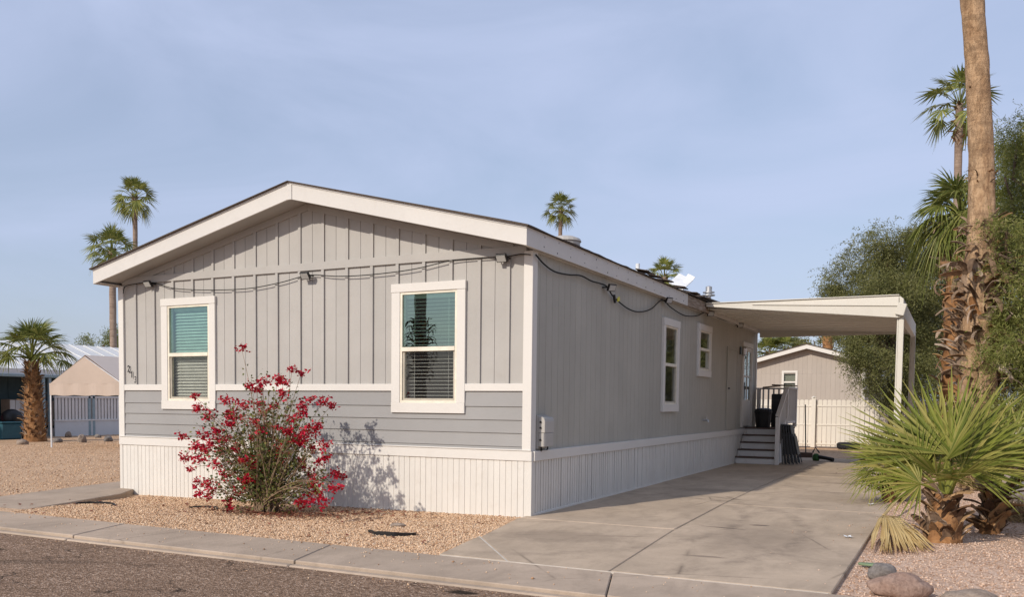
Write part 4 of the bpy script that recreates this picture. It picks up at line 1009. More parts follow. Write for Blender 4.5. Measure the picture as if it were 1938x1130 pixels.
tag(pad.build('cactus_pad', M['cactus'], bevel=.006), 'flat green cactus pad lying on gravel behind the grey rock', 'cactus pad')
def ring(px, py, r_, a0, a1_, hh, label, tiltz=0):
    c = gpt(px, py); b = MB(); n = 26; vs = []
    for i in range(n+1):
        a = a0 + (a1_-a0)*i/n; w = .012*math.sin(i*.9) ; h_ = hh*(.55+.45*math.sin(math.pi*i/n)) + .012*noise.noise(Vector((i*.4,px,0)))
        rr = r_ + w
        x, y = c.x + rr*math.cos(a), c.y + rr*.8*math.sin(a); z = float(H(x, y)) - .02
        x2, y2 = c.x + (rr-.012)*math.cos(a), c.y + (rr-.012)*.8*math.sin(a)
        vs += [(x,y,z), (x*1+.006*math.cos(a),y,z+.02+h_), (x2,y2,z+.02+h_), (x2,y2,z)]
    b.add(vs, [(4*i+j, 4*i+4+j, 4*i+4+(j+1)%4, 4*i+(j+1)%4) for i in range(n) for j in range(4)])
    tag(b.build('edging_ring', M['blackplastic']), label, 'garden edging', 'buried plastic edging rings')
ring(178,957,.30,.2,3.6,.035,'dark plastic edging ring half buried in gravel near the left house corner')
ring(383,964,.22,0,3.3,.03,'dark edging ring partly hidden left of the flowering bush base')
ring(745,1010,.28,3.3,6.4,.045,'dark curved edging strip lying in gravel right of the flowering bush')
stone('gravel_stone', gpt(752,997,.01), (.09,.05,.03), .3, M['rock_brown'], 'flat tan stone lying beside the curved edging strip', 'garden rocks', 30)
for i, (px, py, lb) in enumerate(((1649,956,'small fallen white blossom on the driveway near the young palm'), (1605,1018,'small fallen white blossom nearer the street on the driveway'))):
    c = on(px, py, 2, .004); o = MB()
    for j in range(5):
        a = 2*math.pi*j/5; d = Vector((math.cos(a), math.sin(a), 0)); s_ = Vector((-d.y, d.x, 0))
        o.add([c, c+d*.035+s_*.018+Vector((0,0,.012)), c+d*.06+Vector((0,0,.02)), c+d*.035-s_*.018+Vector((0,0,.012))], [(0,1,2,3)])
    tag(o.build('fallen_blossom', M['whiteplastic'], recalc=False), lb, 'blossom', 'fallen white blossoms')
# ------------------------------------------------------------------ palms
def V3(a): return np.array((a[0], a[1], a[2]), float)
def frond(parent, base, az, el, pl, Rb, nseg, droop, mat, near=False, roll=0.0, spread=105, sag=.25, pw=.012, name='frond', petmat=None, join=.45):
    rnd = random.Random(int(az*1000) + int(el*977) + int(base[0]*131))
    ca, sa = math.cos(az), math.sin(az); b = MB(); h = Vector((ca, sa, 0)); zup = Vector((0,0,1))
    pts = []; p = Vector(base); e = el + .18; k_ = 5
    for i in range(k_+1):
        pts.append(p.copy()); d = h*math.cos(e) + zup*math.sin(e); p = p + d*(pl/k_); e -= (sag + .18)/k_*1.0
    d = h*math.cos(e) + zup*math.sin(e)
    b.tube(pts, [pw*(1.5-.6*i/k_) for i in range(k_+1)], 4, caps=False)
    hub = pts[-1]
    s_ = h.cross(zup).normalized(); n_ = s_.cross(d).normalized()
    cr_, sr_ = math.cos(roll), math.sin(roll); s2 = s_*cr_ + n_*sr_; n2 = n_*cr_ - s_*sr_
    dth = R(2*spread)/nseg
    T = [0, join*.5, join, join+(1-join)*.5, 1.0] if near else [0, .45, 1.0]
    for j in range(nseg):
        th = -R(spread) + dth*(j+.5) + rnd.uniform(-.25,.25)*dth
        dd = d*math.cos(th) + s2*math.sin(th)
        sd = -d*math.sin(th) + s2*math.cos(th)
        L = Rb*(.70+.30*math.cos(th*.8))*rnd.uniform(.88,1.06); dr = droop*rnd.uniform(.6,1.5)
        rows = []
        for t_ in T:
            wdt = L*t_*math.tan(dth/2)*1.02 if t_ <= join else L*join*math.tan(dth/2)*1.02*(1-(t_-join)/(1-join))**.8
            c = hub + dd*(L*t_) + n2*(.10*L*t_*abs(math.sin(th))) - zup*(dr*L*t_**2.4)
            if t_ > .5: c = c + sd*rnd.uniform(-.03,.03)*L*(t_-.5)
            rows.append((c, wdt))
        vs = []
        for c, w in rows:
            w = max(w, .0015)
            if near: vs += [c - sd*w + n2*w*.35, c - n2*w*.35, c + sd*w + n2*w*.35]
            else: vs += [c - sd*w, c + sd*w]
        m_ = 3 if near else 2
        fs = [(i*m_+q, i*m_+q+1, (i+1)*m_+q+1, (i+1)*m_+q) for i in range(len(T)-1) for q in range(m_-1)]
        b.add(vs, fs)
    me = b.mesh(name, mat, recalc=False)
    return put(name, me, parent)
def trunk(parent, path, rad, mat, n=20, rough=.02, fine=.01, name='trunk', seg=.12):
    P = [Vector(p) for p in path]; Q = []; rr = []
    for i in range(len(P)-1):
        m_ = max(1, int((P[i+1]-P[i]).length/seg))
        for j in range(m_): t_ = j/m_; Q.append(P[i].lerp(P[i+1], t_)); rr.append(rad[i]+(rad[i+1]-rad[i])*t_)
    Q.append(P[-1]); rr.append(rad[-1]); b = MB()
    vs = []
    for q, r_ in zip(Q, rr):
        for j in range(n):
            a = 2*math.pi*j/n; nn = noise.noise(Vector((math.cos(a)*1.5+q.x, math.sin(a)*1.5+q.y, q.z*1.3)))
            n2 = noise.noise(Vector((math.cos(a)*5+q.x, math.sin(a)*5, q.z*6)))
            r2 = r_ + rough*nn + fine*n2
            vs.append(q + Vector((math.cos(a)*r2, math.sin(a)*r2, 0)))
    k_ = len(Q)
    b.add(vs, [(i*n+j, i*n+(j+1)%n, (i+1)*n+(j+1)%n, (i+1)*n+j) for i in range(k_-1) for j in range(n)] + [tuple(range((k_-1)*n, k_*n))])
    return b.build(name, mat, parent, smooth=True)
def boot_mesh(L, w, curl, lift, mat):
    b = MB(); k_ = 5; vs = []
    x = z = 0; a = lift
    for i in range(k_+1):
        t_ = i/k_; ww = w*(1-.65*t_)/2*(1+.2*math.sin(i*2)); th = .014*(1-.6*t_)
        vs += [(x,-ww,z),(x+.02*math.cos(a+1.57),0,z+.02*math.sin(a+1.57)-.012),(x,ww,z),(x-th*math.sin(a),ww*.8,z+th*math.cos(a)+.004),(x-th*math.sin(a),-ww*.8,z+th*math.cos(a)+.004)]
        x += L/k_*math.cos(a); z += L/k_*math.sin(a); a -= curl/k_
    b.add(vs, [(i*5+q, i*5+(q+1)%5, (i+1)*5+(q+1)%5, (i+1)*5+q) for i in range(k_) for q in range(5)] + [tuple(range(k_*5, k_*5+5))])
    return b.mesh('leaf_base', mat, smooth=False)
def boots(parent, path_fn, z0, z1, n, meshes, scale=(.8,1.3), name='leaf_base', tilt=.3, inset=.02):
    for i in range(n):
        z = z0 + (z1-z0)*(i+random.random())/n; a = i*2.3999 + random.uniform(-.3,.3); c, r_ = path_fn(z)
        s_ = random.uniform(*scale)
        put(name, random.choice(meshes), parent, (c.x+math.cos(a)*(r_-inset), c.y+math.sin(a)*(r_-inset), z), rot=(random.uniform(-tilt,tilt), random.uniform(-tilt,tilt), a), scale=(s_,s_,s_))
BOOT_S = [boot_mesh(.16,.13,.5,R(62),M['boot_orange']), boot_mesh(.20,.11,.9,R(55),M['boot_orange']), boot_mesh(.13,.12,.2,R(70),M['boot'])]
BOOT_L = [boot_mesh(.34,.17,.9,R(60),M['boot']), boot_mesh(.46,.15,2.2,R(50),M['boot']), boot_mesh(.42,.13,3.0,R(20),M['boot']), boot_mesh(.26,.18,.4,R(68),M['boot']), boot_mesh(.52,.10,2.6,R(35),M['boot'])]

BOOT_M = [boot_mesh(.30,.15,.5,R(72),M['boot']), boot_mesh(.34,.10,1.2,R(66),M['boot']), boot_mesh(.46,.05,1.6,R(60),M['boot']), boot_mesh(.24,.17,.3,R(76),M['boot']), boot_mesh(.36,.12,2.4,R(40),M['boot'])]
def fan_palm(name, base, top, r0_, r1_, nfr, pl, Rb, label, group, bark, el_lo=-50, el_hi=88, droop=.24, nseg=16, near=False, thatch=.5, wob=.1):
    base = Vector(base); top = Vector(top)
    o = thing(name, base, label, 'palm tree', group)
    mid = base.lerp(top, .5) + Vector((random.uniform(-wob,wob), random.uniform(-wob,wob), 0))
    trunk(o, [base-Vector((0,0,.2)), base.lerp(top,.04), mid, top], [r0_*1.25, r0_, (r0_+r1_)/2*.95, r1_], bark, 14, r1_*.10, r1_*.05, seg=.25)
    if thatch > 0:
        boots(o, lambda z: (top - Vector((0,0,top.z-z)), r1_*1.15), top.z-thatch, top.z+.1, 26, BOOT_S, (1.0*Rb/1.0, 1.7*Rb/1.0), tilt=.5)
    for i in range(nfr):
        t_ = (i+.5)/nfr; el = R(el_hi + (el_lo-el_hi)*t_**1.05 + random.uniform(-10,10)); az = i*2.39996 + random.uniform(-.25,.25)
        frond(o, top + Vector((math.cos(az)*r1_*.5, math.sin(az)*r1_*.5, -.15*t_)), az, el, pl*random.uniform(.8,1.15), Rb*random.uniform(.85,1.1), nseg, droop*(.6+.8*t_), M['palm'], near, random.uniform(-.5,.5), sag=.12+.45*t_)
    return o
GP = 'tall fan palms in the distance'
def far_palm(px, py_c, py_base_z, depth, r_, nfr, Rb, pl, label, **kw):
    c = at(px, py_c, depth); return fan_palm('fan_palm', (c.x + random.uniform(-.2,.2), c.y, -.2), c, r_*1.2, r_, nfr, pl, Rb, label, GP, M['bark_grey'], **kw)
far_palm(255,374,0,50,.13,34,.72,.72,'taller of the two fan palms rising behind the left roof slope', el_lo=-35)
far_palm(212,474,0,45,.16,34,.75,.75,'lower of the two fan palms at the left eave, partly behind the roof', el_lo=-20)
far_palm(1062,396,0,56,.12,36,.62,.62,'slim fan palm rising behind the middle of the right roof slope', el_lo=-40)
far_palm(1257,524,0,50,.15,28,.62,.66,'fan palm crown just above the side roof edge left of the white board', el_lo=-25)
c = at(1816,196,33)
fan_palm('fan_palm', (c.x+.1,c.y,-.1), c, .17, .125, 26, .85, .80, 'slim ringed fan palm behind the thick bare trunk at upper right', GP, M['bark_grey'], el_lo=-30, thatch=1.6, wob=.05)
for px, py, lb in ((1456,668,'low fan palm peeking over the beige neighbour roof, left one'), (1487,662,'low fan palm peeking over the beige neighbour roof, right one')):
    far_palm(px, py, 0, 52, .15, 24, .75, .55, lb, el_lo=-10)
c = at(1566,648,46); o_ = thing('fan_palm', (c.x,c.y,-.1), 'reddish palm trunk behind the beige neighbour roof', 'palm tree', GP)
trunk(o_, [(c.x,c.y,-.2),(c.x,c.y,c.z+1.1)], [.26,.22], M['bark_orange'], 12, .02, .02)
boots(o_, lambda z: (Vector((c.x,c.y,z)), .25), 1.5, c.z+1.0, 60, BOOT_S, (1,1.5))
for i in range(18): frond(o_, (c.x,c.y,c.z+1.1), i*2.4, R(25-4*i), .35, .45, 12, .4, M['palm'], False)

# short fan palm in the left yard
b0 = gpt(67,836); top = at(62,690,31.6); top.x, top.y = b0.x-.12, b0.y
top = at(62,684,31.6); top.x, top.y = b0.x-.12, b0.y
o_ = thing('fan_palm', b0, 'short stout fan palm with shaggy trunk in the left gravel yard', 'palm tree')
trunk(o_, [b0-Vector((0,0,.2)), b0+Vector((0,0,.2)), b0.lerp(top,.6), top], [.42,.36,.27,.19], M['bark_orange'], 18, .02, .02)
boots(o_, lambda z: (b0.lerp(top, (z-b0.z)/(top.z-b0.z)), .38-.17*(z-b0.z)/(top.z-b0.z)), b0.z+.05, top.z, 230, BOOT_S, (.9,1.4), tilt=.25)
for i in range(22):
    t_ = (i+.5)/22; el = R(84 - 84*t_); frond(o_, top + Vector((0,0,.05)), i*2.39996+.6, el, random.uniform(.80,1.0), random.uniform(.78,.95), 24, .15+.45*t_, M['palm'], True, random.uniform(-.4,.4), sag=.12+.3*t_, pw=.022)

# palm with orange trunk between carport and big palm
b0 = at(1800,870,20.5); b0.z = -.05; top = at(1788,425,20.5); top.x, top.y = b0.x, b0.y
o_ = thing('fan_palm', b0, 'fan palm with orange shaggy trunk just left of the thick bare trunk', 'palm tree')
trunk(o_, [b0-Vector((0,0,.2)), b0.lerp(top,.5), top], [.27,.24,.23], M['bark_orange'], 18, .02, .02)
boots(o_, lambda z: (Vector((b0.x,b0.y,z)), .26), 1.0, top.z-.1, 90, BOOT_S+BOOT_L[:2], (.8,1.2))
boots(o_, lambda z: (Vector((b0.x,b0.y,z)), .28), top.z-1.5, top.z, 26, BOOT_L, (.9,1.3), tilt=.5)
for i in range(34):
    t_ = (i+.5)/34; az = i*2.39996+1.0; frond(o_, top + Vector((0,0,.1)), az, R(82 - 118*t_), random.uniform(.5,.75), random.uniform(.66,.82), 24, .3+.4*t_, M['palm'], True, random.uniform(-.4,.4), sag=.3+.3*t_, pw=.02)

# thick bare trunk with a skirt of dead leaf bases
b0 = Vector((4.90, 6.8, -.05))
kp = [at(px, py, 14.9) for px, py in ((1850,900),(1849,700),(1851,600),(1857,440),(1856,300),(1849,150),(1838,0))]
kz, kx = [p.z for p in kp] + [13.0], [p.x for p in kp] + [kp[-1].x - .32]
def gp(z): return Vector((float(np.interp(z, kz, kx)), b0.y, z))
def gr(z): return float(np.interp(z, [-.1,.5,1.2,2.5,3.3,3.9,4.6,5.6,7.6,13], [.42,.36,.30,.26,.235,.215,.192,.178,.168,.155]))
o_ = thing('fan_palm', b0, 'towering palm with thick bare tan trunk and a skirt of dead leaf bases, right side', 'palm tree')
zz = np.arange(-.25, 13.2, .3)
trunk(o_, [gp(z) for z in zz], [gr(z) for z in zz], M['bark_palm'], 30, .014, .010, seg=.06)
boots(o_, lambda z: (gp(z), gr(z)), .05, 2.0, 130, BOOT_M, (.6,1.25), tilt=.75)
boots(o_, lambda z: (gp(z), gr(z)+.02), 1.9, 3.7, 210, BOOT_M, (.7,1.4), tilt=.95)
boots(o_, lambda z: (gp(z), gr(z)-.01), 3.7, 4.35, 48, BOOT_M, (.5,1.0), tilt=.9)
boots(o_, lambda z: (gp(z), gr(z)-.01), 4.85, 5.12, 26, BOOT_M, (.3,.6), tilt=.8)
boots(o_, lambda z: (gp(z), gr(z)-.03), 5.2, 8, 16, BOOT_S, (.3,.5), tilt=.4)
tpz = gp(13.1)
for i in range(22): frond(o_, tpz, i*2.4, R(75-6*i), 1.1, 1.0, 16, .4, M['palm'], False)

# palm across the street, seen only as a reflection in the right front window
c = Vector((-16.6, -25, -.2)); o_ = fan_palm('fan_palm', c, c + Vector((0,0,14)), .30, .2, 20, .9, .9, 'tall palm across the street, mirrored in the upper pane of the right window', None, M['bark_grey'], thatch=0)
boots(o_, lambda z: (Vector((c.x,c.y,z)), .35), 2.4, 5.0, 110, BOOT_L, (.9,1.5), tilt=.4)

# young fan palms beside the driveway
def young(base, th, rad, specs, label, lean=(0,0)):
    base = Vector(base); top = base + Vector((lean[0], lean[1], th))
    o = thing('young_fan_palm', base, label, 'palm', 'young fan palms beside the driveway')
    trunk(o, [base-Vector((0,0,.1)), base+Vector((0,0,.08)), base.lerp(top,.6), top], [rad*1.15, rad, rad*.85, rad*.6], M['bark_orange'], 16, .02, .02, seg=.05)
    boots(o, lambda z: (base.lerp(top, (z-base.z)/th), rad*(1-.35*(z-base.z)/th)), base.z+.0, top.z, 44, BOOT_S, (1.0,1.6), tilt=.4, inset=.005)
    for (az, el, pl, Rb, ns, dr, ro) in specs:
        frond(o, top + Vector((random.uniform(-.04,.04), random.uniform(-.04,.04), -.03)), R(az), R(el), pl, Rb, ns, dr, M['palm_young'], True, R(ro), spread=92, sag=.22, pw=.013, join=.34)
    return o
b1 = gpt(1786,1026)
young(b1, .50, .15, [
    (95,74,.45,1.12,26,.015,0), (125,64,.45,1.08,26,.02,18), (70,66,.45,1.08,26,.02,-15), (150,58,.42,.90,24,.04,50), (176,44,.34,.66,24,.06,70), (22,54,.42,.88,24,.05,-58), (12,62,.34,.70,22,.05,-60),
    (196,24,.30,.50,20,.10,60), (250,52,.28,.62,22,.05,20), (290,46,.28,.60,22,.08,-15), (55,84,.38,1.0,24,.02,30)],
    'largest bright green young fan palm, in front of the thick trunk')
b2 = gpt(1872,1010)
young(b2, .46, .10, [
    (80,66,.45,.88,24,.05,0), (30,52,.45,.9,24,.08,-50), (5,34,.45,.88,24,.12,-65), (-35,40,.40,.7,22,.12,-20), (140,55,.4,.75,22,.06,40), (55,78,.4,.85,24,.04,10), (5,20,.42,.75,20,.18,-50), (-60,62,.36,.66,22,.08,0)],
    'young fan palm right of the largest one, cut by the picture edge', (.05,0))
b3 = gpt(1688,950)
young(b3, .35, .10, [
    (185,58,.36,.52,22,.08,60), (225,35,.34,.50,22,.25,40), (150,66,.36,.58,22,.06,30), (90,70,.35,.64,22,.06,0), (215,14,.34,.46,20,.4,30), (320,35,.35,.6,20,.2,-20), (30,50,.35,.62,22,.12,-60), (260,60,.3,.62,22,.08,0), (240,4,.34,.5,18,.4,0)],
    'small young fan palm at the driveway edge behind the largest one')
# dead frond lying on the gravel
hub = gpt(1672,992,.10)
tip = gpt(1757,930,.35)
df_ = thing('dead_palm_frond', hub, 'dry straw-yellow palm frond lying on gravel beside the driveway', 'palm frond')
MB().tube([tip, tip.lerp(hub,.5)+Vector((0,0,.05)), hub], [.012,.014,.018], 5).build('stalk', M['straw'], df_)
ends = [gpt(px, py, .012) for px, py in ((1650,1050),(1655,1052),(1664,1054),(1672,1052),(1684,1053),(1693,1050),(1703,1054),(1712,1050),(1722,1053),(1733,1050),(1742,1052),(1752,1046),(1760,1050),(1766,1044),(1770,1047),(1768,1040))]
for i in range(46):
    e = ends[i % 16].lerp(ends[(i*5+3) % 16], random.uniform(0,.35)) + Vector((random.uniform(-.03,.03), random.uniform(-.03,.03), random.uniform(0,.03)))
    m1 = hub.lerp(e,.35) + Vector((0,0,random.uniform(.02,.09))); m2 = hub.lerp(e,.7) + Vector((random.uniform(-.03,.03),0,random.uniform(.0,.05)))
    sd = (e-hub).cross(Vector((0,0,1))).normalized(); b = MB(); vs = []
    for p, w in ((hub,.006),(m1,.016),(m2,.013),(e,.002)): vs += [p-sd*w+Vector((0,0,.006)), p, p+sd*w+Vector((0,0,.006))]
    b.add(vs, [(q*3+j, q*3+j+1, q*3+3+j+1, q*3+3+j) for q in range(3) for j in range(2)]); b.build('leaflet', M['straw'], df_, recalc=False)

# ------------------------------------------------------------------ trees
def foliage(lobes, n, leaf, width, droop, spray=10, twig=.35):
    # lobes: (center, (rx,ry,rz)); sprays of narrow leaves hanging from twigs near the lobe shells
    w = np.array([l[1][0]*l[1][1]*l[1][2] for l in lobes])**.8; w /= w.sum()
    li = RNG.choice(len(lobes), n, p=w)
    C = np.array([V3(l[0]) for l in lobes])[li]; S = np.array([l[1] for l in lobes], float)[li]
    d = unit(RNG.normal(size=(n,3))); rr = RNG.uniform(.15, 1.0, (n,1))**.5 * (1 + .12*RNG.normal(size=(n,1)))
    ncl = max(20, n//45)
    ci = RNG.integers(0, ncl, n); P = (C + d*S*rr)[:ncl][ci]; sg = (S.mean(1)[:ncl][ci]*.16)[:,None]
    off = RNG.normal(size=(n,3))*np.array((1,1,.75)); P = P + off*sg; d = unit(d[:ncl][ci]*.8 + off*.5)
    keep = np.array([noise.noise(Vector(p)*1.6) + .35*noise.noise(Vector(p)*4.1) > -.22 for p in P]); P, d = P[keep], d[keep]; n = len(P)
    tw = unit(d*.7 + RNG.normal(size=(n,3))*.6 + np.array((0,0,-droop)))
    L = RNG.uniform(.6,1.3,(n,1))*twig
    Q = []
    for j in range(spray):
        t_ = (j+.5)/spray
        p = P + tw*L*t_ + np.array((0,0,-1))*(droop*.35*L*t_*t_) + RNG.normal(size=(n,3))*.015
        dr = unit(tw*.5 + RNG.normal(size=(n,3))*.75 + np.array((0,0,-.25*droop)))
        sd = unit(np.cross(dr, RNG.normal(size=(n,3)))); ln = leaf*RNG.uniform(.6,1.3,(n,1)); wd = width*RNG.uniform(.7,1.3,(n,1))
        Q.append(np.stack([p, p+dr*ln*.5+sd*wd, p+dr*ln, p+dr*ln*.5-sd*wd], 1))
    return np.concatenate(Q), P, tw, L
def limb(b, a, c, r0_, r1_, wob=.15, n=6):
    a, c = Vector(a), Vector(c); L = (c-a).length; P = []
    for i in range(6):
        t_ = i/5; P.append(a.lerp(c, t_) + Vector((random.uniform(-1,1), random.uniform(-1,1), random.uniform(-.5,1)))*wob*L*.25*math.sin(math.pi*t_))
    b.tube(P, [r0_+(r1_-r0_)*i/5 for i in range(6)], n)
def tree(name, base, fork, lobes, n, leaf, width, droop, mat, label, group=None, r_=.2, spray=10, twig=.35, bark='bark'):
    o = thing(name, base, label, 'tree', group)
    b = MB(); limb(b, Vector(base)-Vector((0,0,.2)), fork, r_, r_*.7, .1, 10); b.build('trunk', M[bark], o, smooth=True)
    b = MB()
    for c, s_ in lobes: limb(b, fork, Vector(c)+Vector((0,0,-s_[2]*.2)), r_*.45, .02, .5)
    Q, P, tw, L = foliage(lobes, n, leaf, width, droop, spray, twig)
    b.build('limb', M[bark], o, smooth=True)
    cr = put('crown', quadmesh('crown', Q, mat), o); cr['kind'] = 'stuff'
    return o
def lob(px, py, dep, rp, fz=.85):
    c = at(px, py, dep); r_ = rp*dep/FPX; return (c, (r_, r_*1.1, r_*fz))
D = 27
Lb = [lob(px, py, D + dz, rp) for px, py, rp, dz in ((1612,545,52,0),(1650,482,50,.5),(1692,452,46,0),(1745,520,78,1),(1600,600,34,0),(1668,560,60,-.5),(1700,610,80,1),(1775,600,70,1.5),(1760,455,46,1),(1655,690,42,-1),(1718,705,62,0),(1625,655,26,-1.2),(1690,735,40,.3),(1780,700,55,1.5),(1588,552,26,.3),(1632,612,40,-.8))]
tree('shade_tree', (3.0,20.6,0), at(1705,690,D+.3), Lb, 29000, .085, .0098, .8, M['tree_olive'], 'dense olive-green willowy tree behind the carport', None, .22, 11, .45)
Rb_ = [lob(px, py, dd, rp) for px, py, rp, dd in ((1925,262,52,16.5),(1902,325,55,16.5),(1940,390,80,16.5),(1912,470,52,15.5),(1890,560,36,15.2),(1940,560,80,16),(1905,655,48,15.6),(1945,690,70,15.5),(1884,420,30,16),(1990,480,120,17),(1980,300,90,17),(2000,650,110,16),(1893,478,26,14.0),(1868,600,20,15.9),(1912,590,46,13.9),(1938,640,60,13.8),(1900,660,36,13.9),(1930,520,44,14.1),(1905,430,32,14.2))]
tree('feathery_tree', (6.6,7.6,-.05), at(1985,640,16.2), Rb_, 26000, .075, .0062, .7, M['tree_light'], 'yellow-green feathery tree along the right picture edge', None, .16, 12, .38)
Lt = [lob(px, py, 48, rp, .7) for px, py, rp in ((165,650,16),(200,646,14),(222,638,20),(150,655,14),(230,650,20),(180,656,14))]
c = at(190,700,48); tree('pale_tree', (c.x,c.y,-.1), at(190,668,48), Lt, 700, .16, .014, .2, M['tree_pale'], 'pale green tree top above the left neighbour roof', None, .15, 8, .5)
Lt = [lob(px, py, 55, rp, .7) for px, py, rp in ((1520,650,16),(1540,642,14),(1555,650,14),(1585,640,16),(1600,655,18))]
c = at(1550,720,55); tree('distant_tree', (c.x,c.y,-.1), at(1550,672,55), Lt, 420, .2, .025, .4, M['tree_olive'], 'small grey-green tree top behind the beige neighbour roof', None, .12, 8, .4)

# dry shrubs and grass at the right
def tuft(base, n, h_, spread_, mat, name, label, cat, width=.006):
    base = Vector(base); az = RNG.uniform(0, 6.28, n); tl = RNG.uniform(.05, 1, n)*spread_; hh = h_*RNG.uniform(.5,1.1,n)
    p0 = V3(base)[None] + np.stack([RNG.normal(size=n)*.12*spread_, RNG.normal(size=n)*.12*spread_, np.zeros(n)], 1)
    d = np.stack([np.cos(az)*np.sin(tl), np.sin(az)*np.sin(tl), np.cos(tl)], 1)
    p1 = p0 + d*hh[:,None]*.6; p2 = p1 + (d + np.array((0,0,-.35)))*hh[:,None]*.4
    s_ = unit(np.cross(d, RNG.normal(size=(n,3))))*width
    Q = np.concatenate([np.stack([p0-s_, p0+s_, p1+s_, p1-s_], 1), np.stack([p1-s_, p1+s_, p2+s_*.2, p2-s_*.2], 1)])
    return tag(put(name, quadmesh(name, Q, mat)), label, cat, 'dry plants at the right')
for i, (px, py, hh, sp, m_, lb) in enumerate(((1915,905,.75,.9,'drygrass','tall dry grass clump behind the right young palm'), (1850,925,.55,1.0,'drygrass','dry grass clump at the foot of the thick trunk'), (1935,985,.30,1.1,'drygrass','low dry grass clump at the right edge beside the grey rocks'),
        (1760,905,.5,1.0,'drygrass','dry grass clump behind the largest young palm'), (1888,880,1.0,.8,'tree_pale','green-brown shrub between thick trunk and feathery tree'))):
    tuft(gpt(px,py), 700, hh, sp, M[m_], 'dry_grass_clump', lb, 'dry grass')
Ls = [lob(px, py, dd, rp) for px, py, rp, dd in ((1880,790,45,14),(1925,770,55,14),(1910,830,50,13.5),(1960,800,60,13.6))]
c = gpt(1910,915); tree('dry_shrub', (c.x,c.y,c.z), at(1915,850,13.8), Ls, 900, .07, .008, .2, M['tree_light'], 'small green-brown twiggy shrub beneath the feathery tree', None, .03, 9, .3, 'twig')

# ------------------------------------------------------------------ bougainvillea in front of the wall
bx, by = -3.15, -1.15; bz = float(H(bx, by)); B0 = Vector((bx, by, bz))
bg_ = thing('bougainvillea_bush', B0, 'bougainvillea bush with crimson flowers and thin bare stems in front of the house wall', 'bush')
CL = [(500,165,.7),(770,278,.8),(820,300,.6),(690,335,1.4),(725,350,1),(610,350,1),(585,390,1),(545,370,.7),(720,405,.9),(420,445,1),(500,460,.7),(245,425,.6),(275,490,1),(450,510,1.5),(440,540,1.2),(330,530,1.2),(520,485,.7),(935,458,1),(980,472,.8),(825,470,1),(820,520,1.1),(775,550,.9),(620,510,1),(440,580,1),(365,615,1.2),(300,630,1),(185,640,1.1),(255,690,1.2),(330,680,1.2),(195,750,1.1),(280,760,1.4),(225,815,.9),(265,890,1.3),(320,890,1.2),(415,840,1.4),(430,970,1),(900,590,1.5),(840,610,1.1),(805,650,1.5),(950,685,1),(720,740,.8),(820,780,1.2),(930,765,1.3),(870,840,1.4),(1000,845,1.1),(1040,855,.7),(890,890,1.2),(1020,910,.6),(870,980,1.1),(940,985,1),(530,735,.8),(600,655,.9),(390,720,1),(345,925,1.1),(560,790,.8),(640,840,.7),(800,900,1),(910,940,1.1),(280,950,.7),(440,1020,.8),(820,1000,.7),(700,690,.7),(640,580,.8),(870,445,.6),(470,690,.6),(750,620,.7),(560,560,.6),(680,480,.6),(980,920,.6),(300,700,.8),(385,660,.7),(880,700,.8),(480,930,.6)]
for _ in range(34): CL.append((min(980, max(260, random.gauss(590,190))), random.uniform(420,990), random.uniform(.45,.9)))
stems = MB(); leafP = []; brP = []
def curve(a, c, bend):
    a, c = Vector(a), Vector(c); m_ = a.lerp(c,.5) + bend
    return [a*(1-t_)**2 + m_*2*t_*(1-t_) + c*t_*t_ for t_ in [i/7 for i in range(8)]]
for (cx2, cy2, s_) in CL:
    yy = by + random.uniform(-.55,.55)*min(1, .35 + abs(cx2-620)/500)
    q = on(280 + cx2/2.825, 600 + cy2/2.825, 1, yy)
    st = B0 + Vector((random.uniform(-.12,.12), random.uniform(-.10,.10), random.uniform(0,.12)))
    up_b = Vector((random.uniform(-.08,.08), random.uniform(-.08,.08), max(.1, .30*abs(q.x-bx)) ))
    P = curve(st, q, up_b); stems.tube(P, [.009,.0085,.0075,.006,.005,.004,.003,.0022], 5)
    leafP += [(p, .05) for p in P[2:7] for _ in range(5)]
    n_ = int(26*s_)
    for _ in range(n_): brP.append((q + Vector((random.gauss(0,.036), random.gauss(0,.036), random.gauss(0,.030)))*s_**.5))
    for kx in range(4):
        e = P[5] + Vector((random.gauss(0,.10), random.gauss(0,.10), random.gauss(.02,.09))); stems.tube([P[random.randint(3,5)], (P[5]+e)/2 + Vector((0,0,.02)), e], [.003,.0025,.0015], 4)
        leafP += [(e, .05)]*4
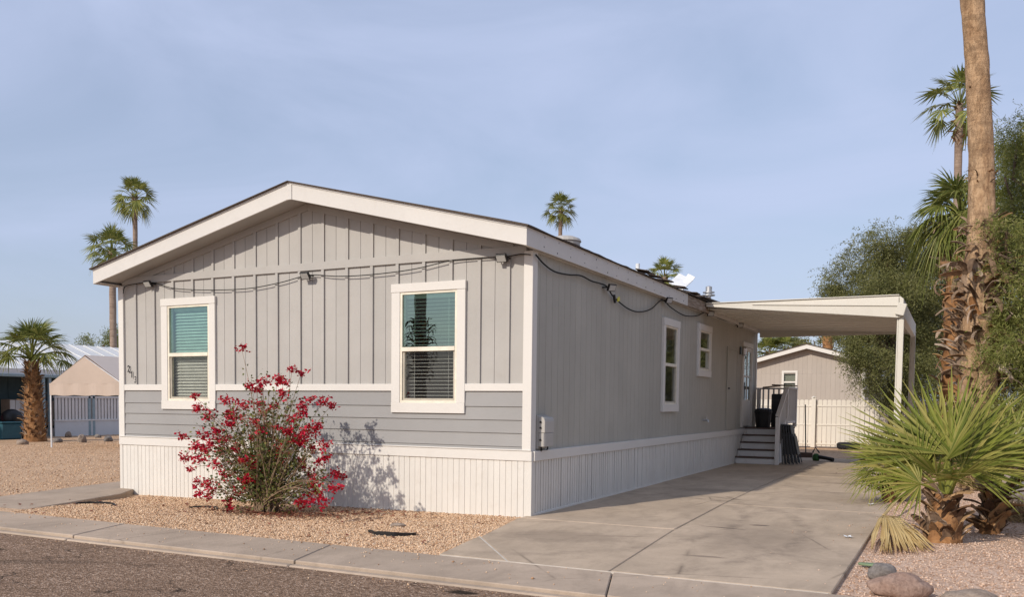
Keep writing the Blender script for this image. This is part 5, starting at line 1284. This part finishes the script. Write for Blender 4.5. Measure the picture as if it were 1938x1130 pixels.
for i in range(90):                                     # woody inner stems
    a = random.uniform(0, 6.28); rr_ = random.uniform(.05,.75); hh = random.uniform(.35, 1.75)*(1-.35*rr_)
    e = B0 + Vector((math.cos(a)*rr_, math.sin(a)*rr_*.6, hh)); P = curve(B0 + Vector((random.uniform(-.14,.14), random.uniform(-.1,.1), 0)), e, Vector((random.uniform(-.05,.05), 0, .22)))
    stems.tube(P, [.011,.010,.009,.007,.006,.0045,.003,.002], 5); leafP += [(p, .11) for p in P[2:] for _ in range(5)]
for i in range(5): limb(stems, B0 + Vector((random.uniform(-.08,.08), random.uniform(-.06,.06), -.05)), B0 + Vector((random.uniform(-.14,.14), random.uniform(-.1,.1), .45)), .035, .018, .2, 7)
stems.build('stem', M['twig'], bg_, recalc=False)
def leafq(pts, sz, flat=0):
    P = np.array([V3(p[0]) + RNG.normal(size=3)*p[1] for p in pts]); n_ = len(P)
    d = unit(RNG.normal(size=(n_,3))*np.array((1,1,.6 if not flat else .1))); s_ = unit(np.cross(d, RNG.normal(size=(n_,3)) if not flat else np.array([[0,0,1.]])+RNG.normal(size=(n_,3))*.25))
    L = sz*RNG.uniform(.6,1.3,(n_,1)); w = L*.36
    return np.stack([P, P+d*L*.45+s_*w, P+d*L, P+d*L*.45-s_*w], 1)
lo_ = put('foliage', quadmesh('foliage', leafq(leafP, .042), M['bleaf']), bg_); lo_['kind'] = 'stuff'
bro = put('flowers', quadmesh('flowers', np.concatenate([leafq([(p, .008) for p in brP], .046), leafq([(p, .012) for p in brP], .041), leafq([(p, .014) for p in brP], .036)]), M['bract']), bg_); bro['kind'] = 'stuff'
# fallen bracts under the bush
pts = []
for i in range(1500):
    a = random.uniform(0,6.28); r2 = abs(random.gauss(0,.55)); x = bx + .15 + math.cos(a)*r2*1.4; y = min(-.06, by - .05 + math.sin(a)*r2*.55)
    pts.append((Vector((x, y, float(H(x,y)) + .022)), .004))
for i in range(220):
    x = random.gauss(-2.0,.35); y = min(-.05, random.gauss(-.55,.16)); pts.append((Vector((x,y,float(H(x,y))+.022)), .004))
for i in range(420):
    x = random.uniform(-6.6,.1); y = random.uniform(-3.0,-.08); pts.append((Vector((x,y,float(H(x,y))+.018)), .004))
lit = put('leaf_litter', quadmesh('leaf_litter', leafq(pts, .045, 1), M['litter'])); stuff(tag(lit, 'rusty fallen bracts scattered under the bougainvillea', 'leaf litter'))
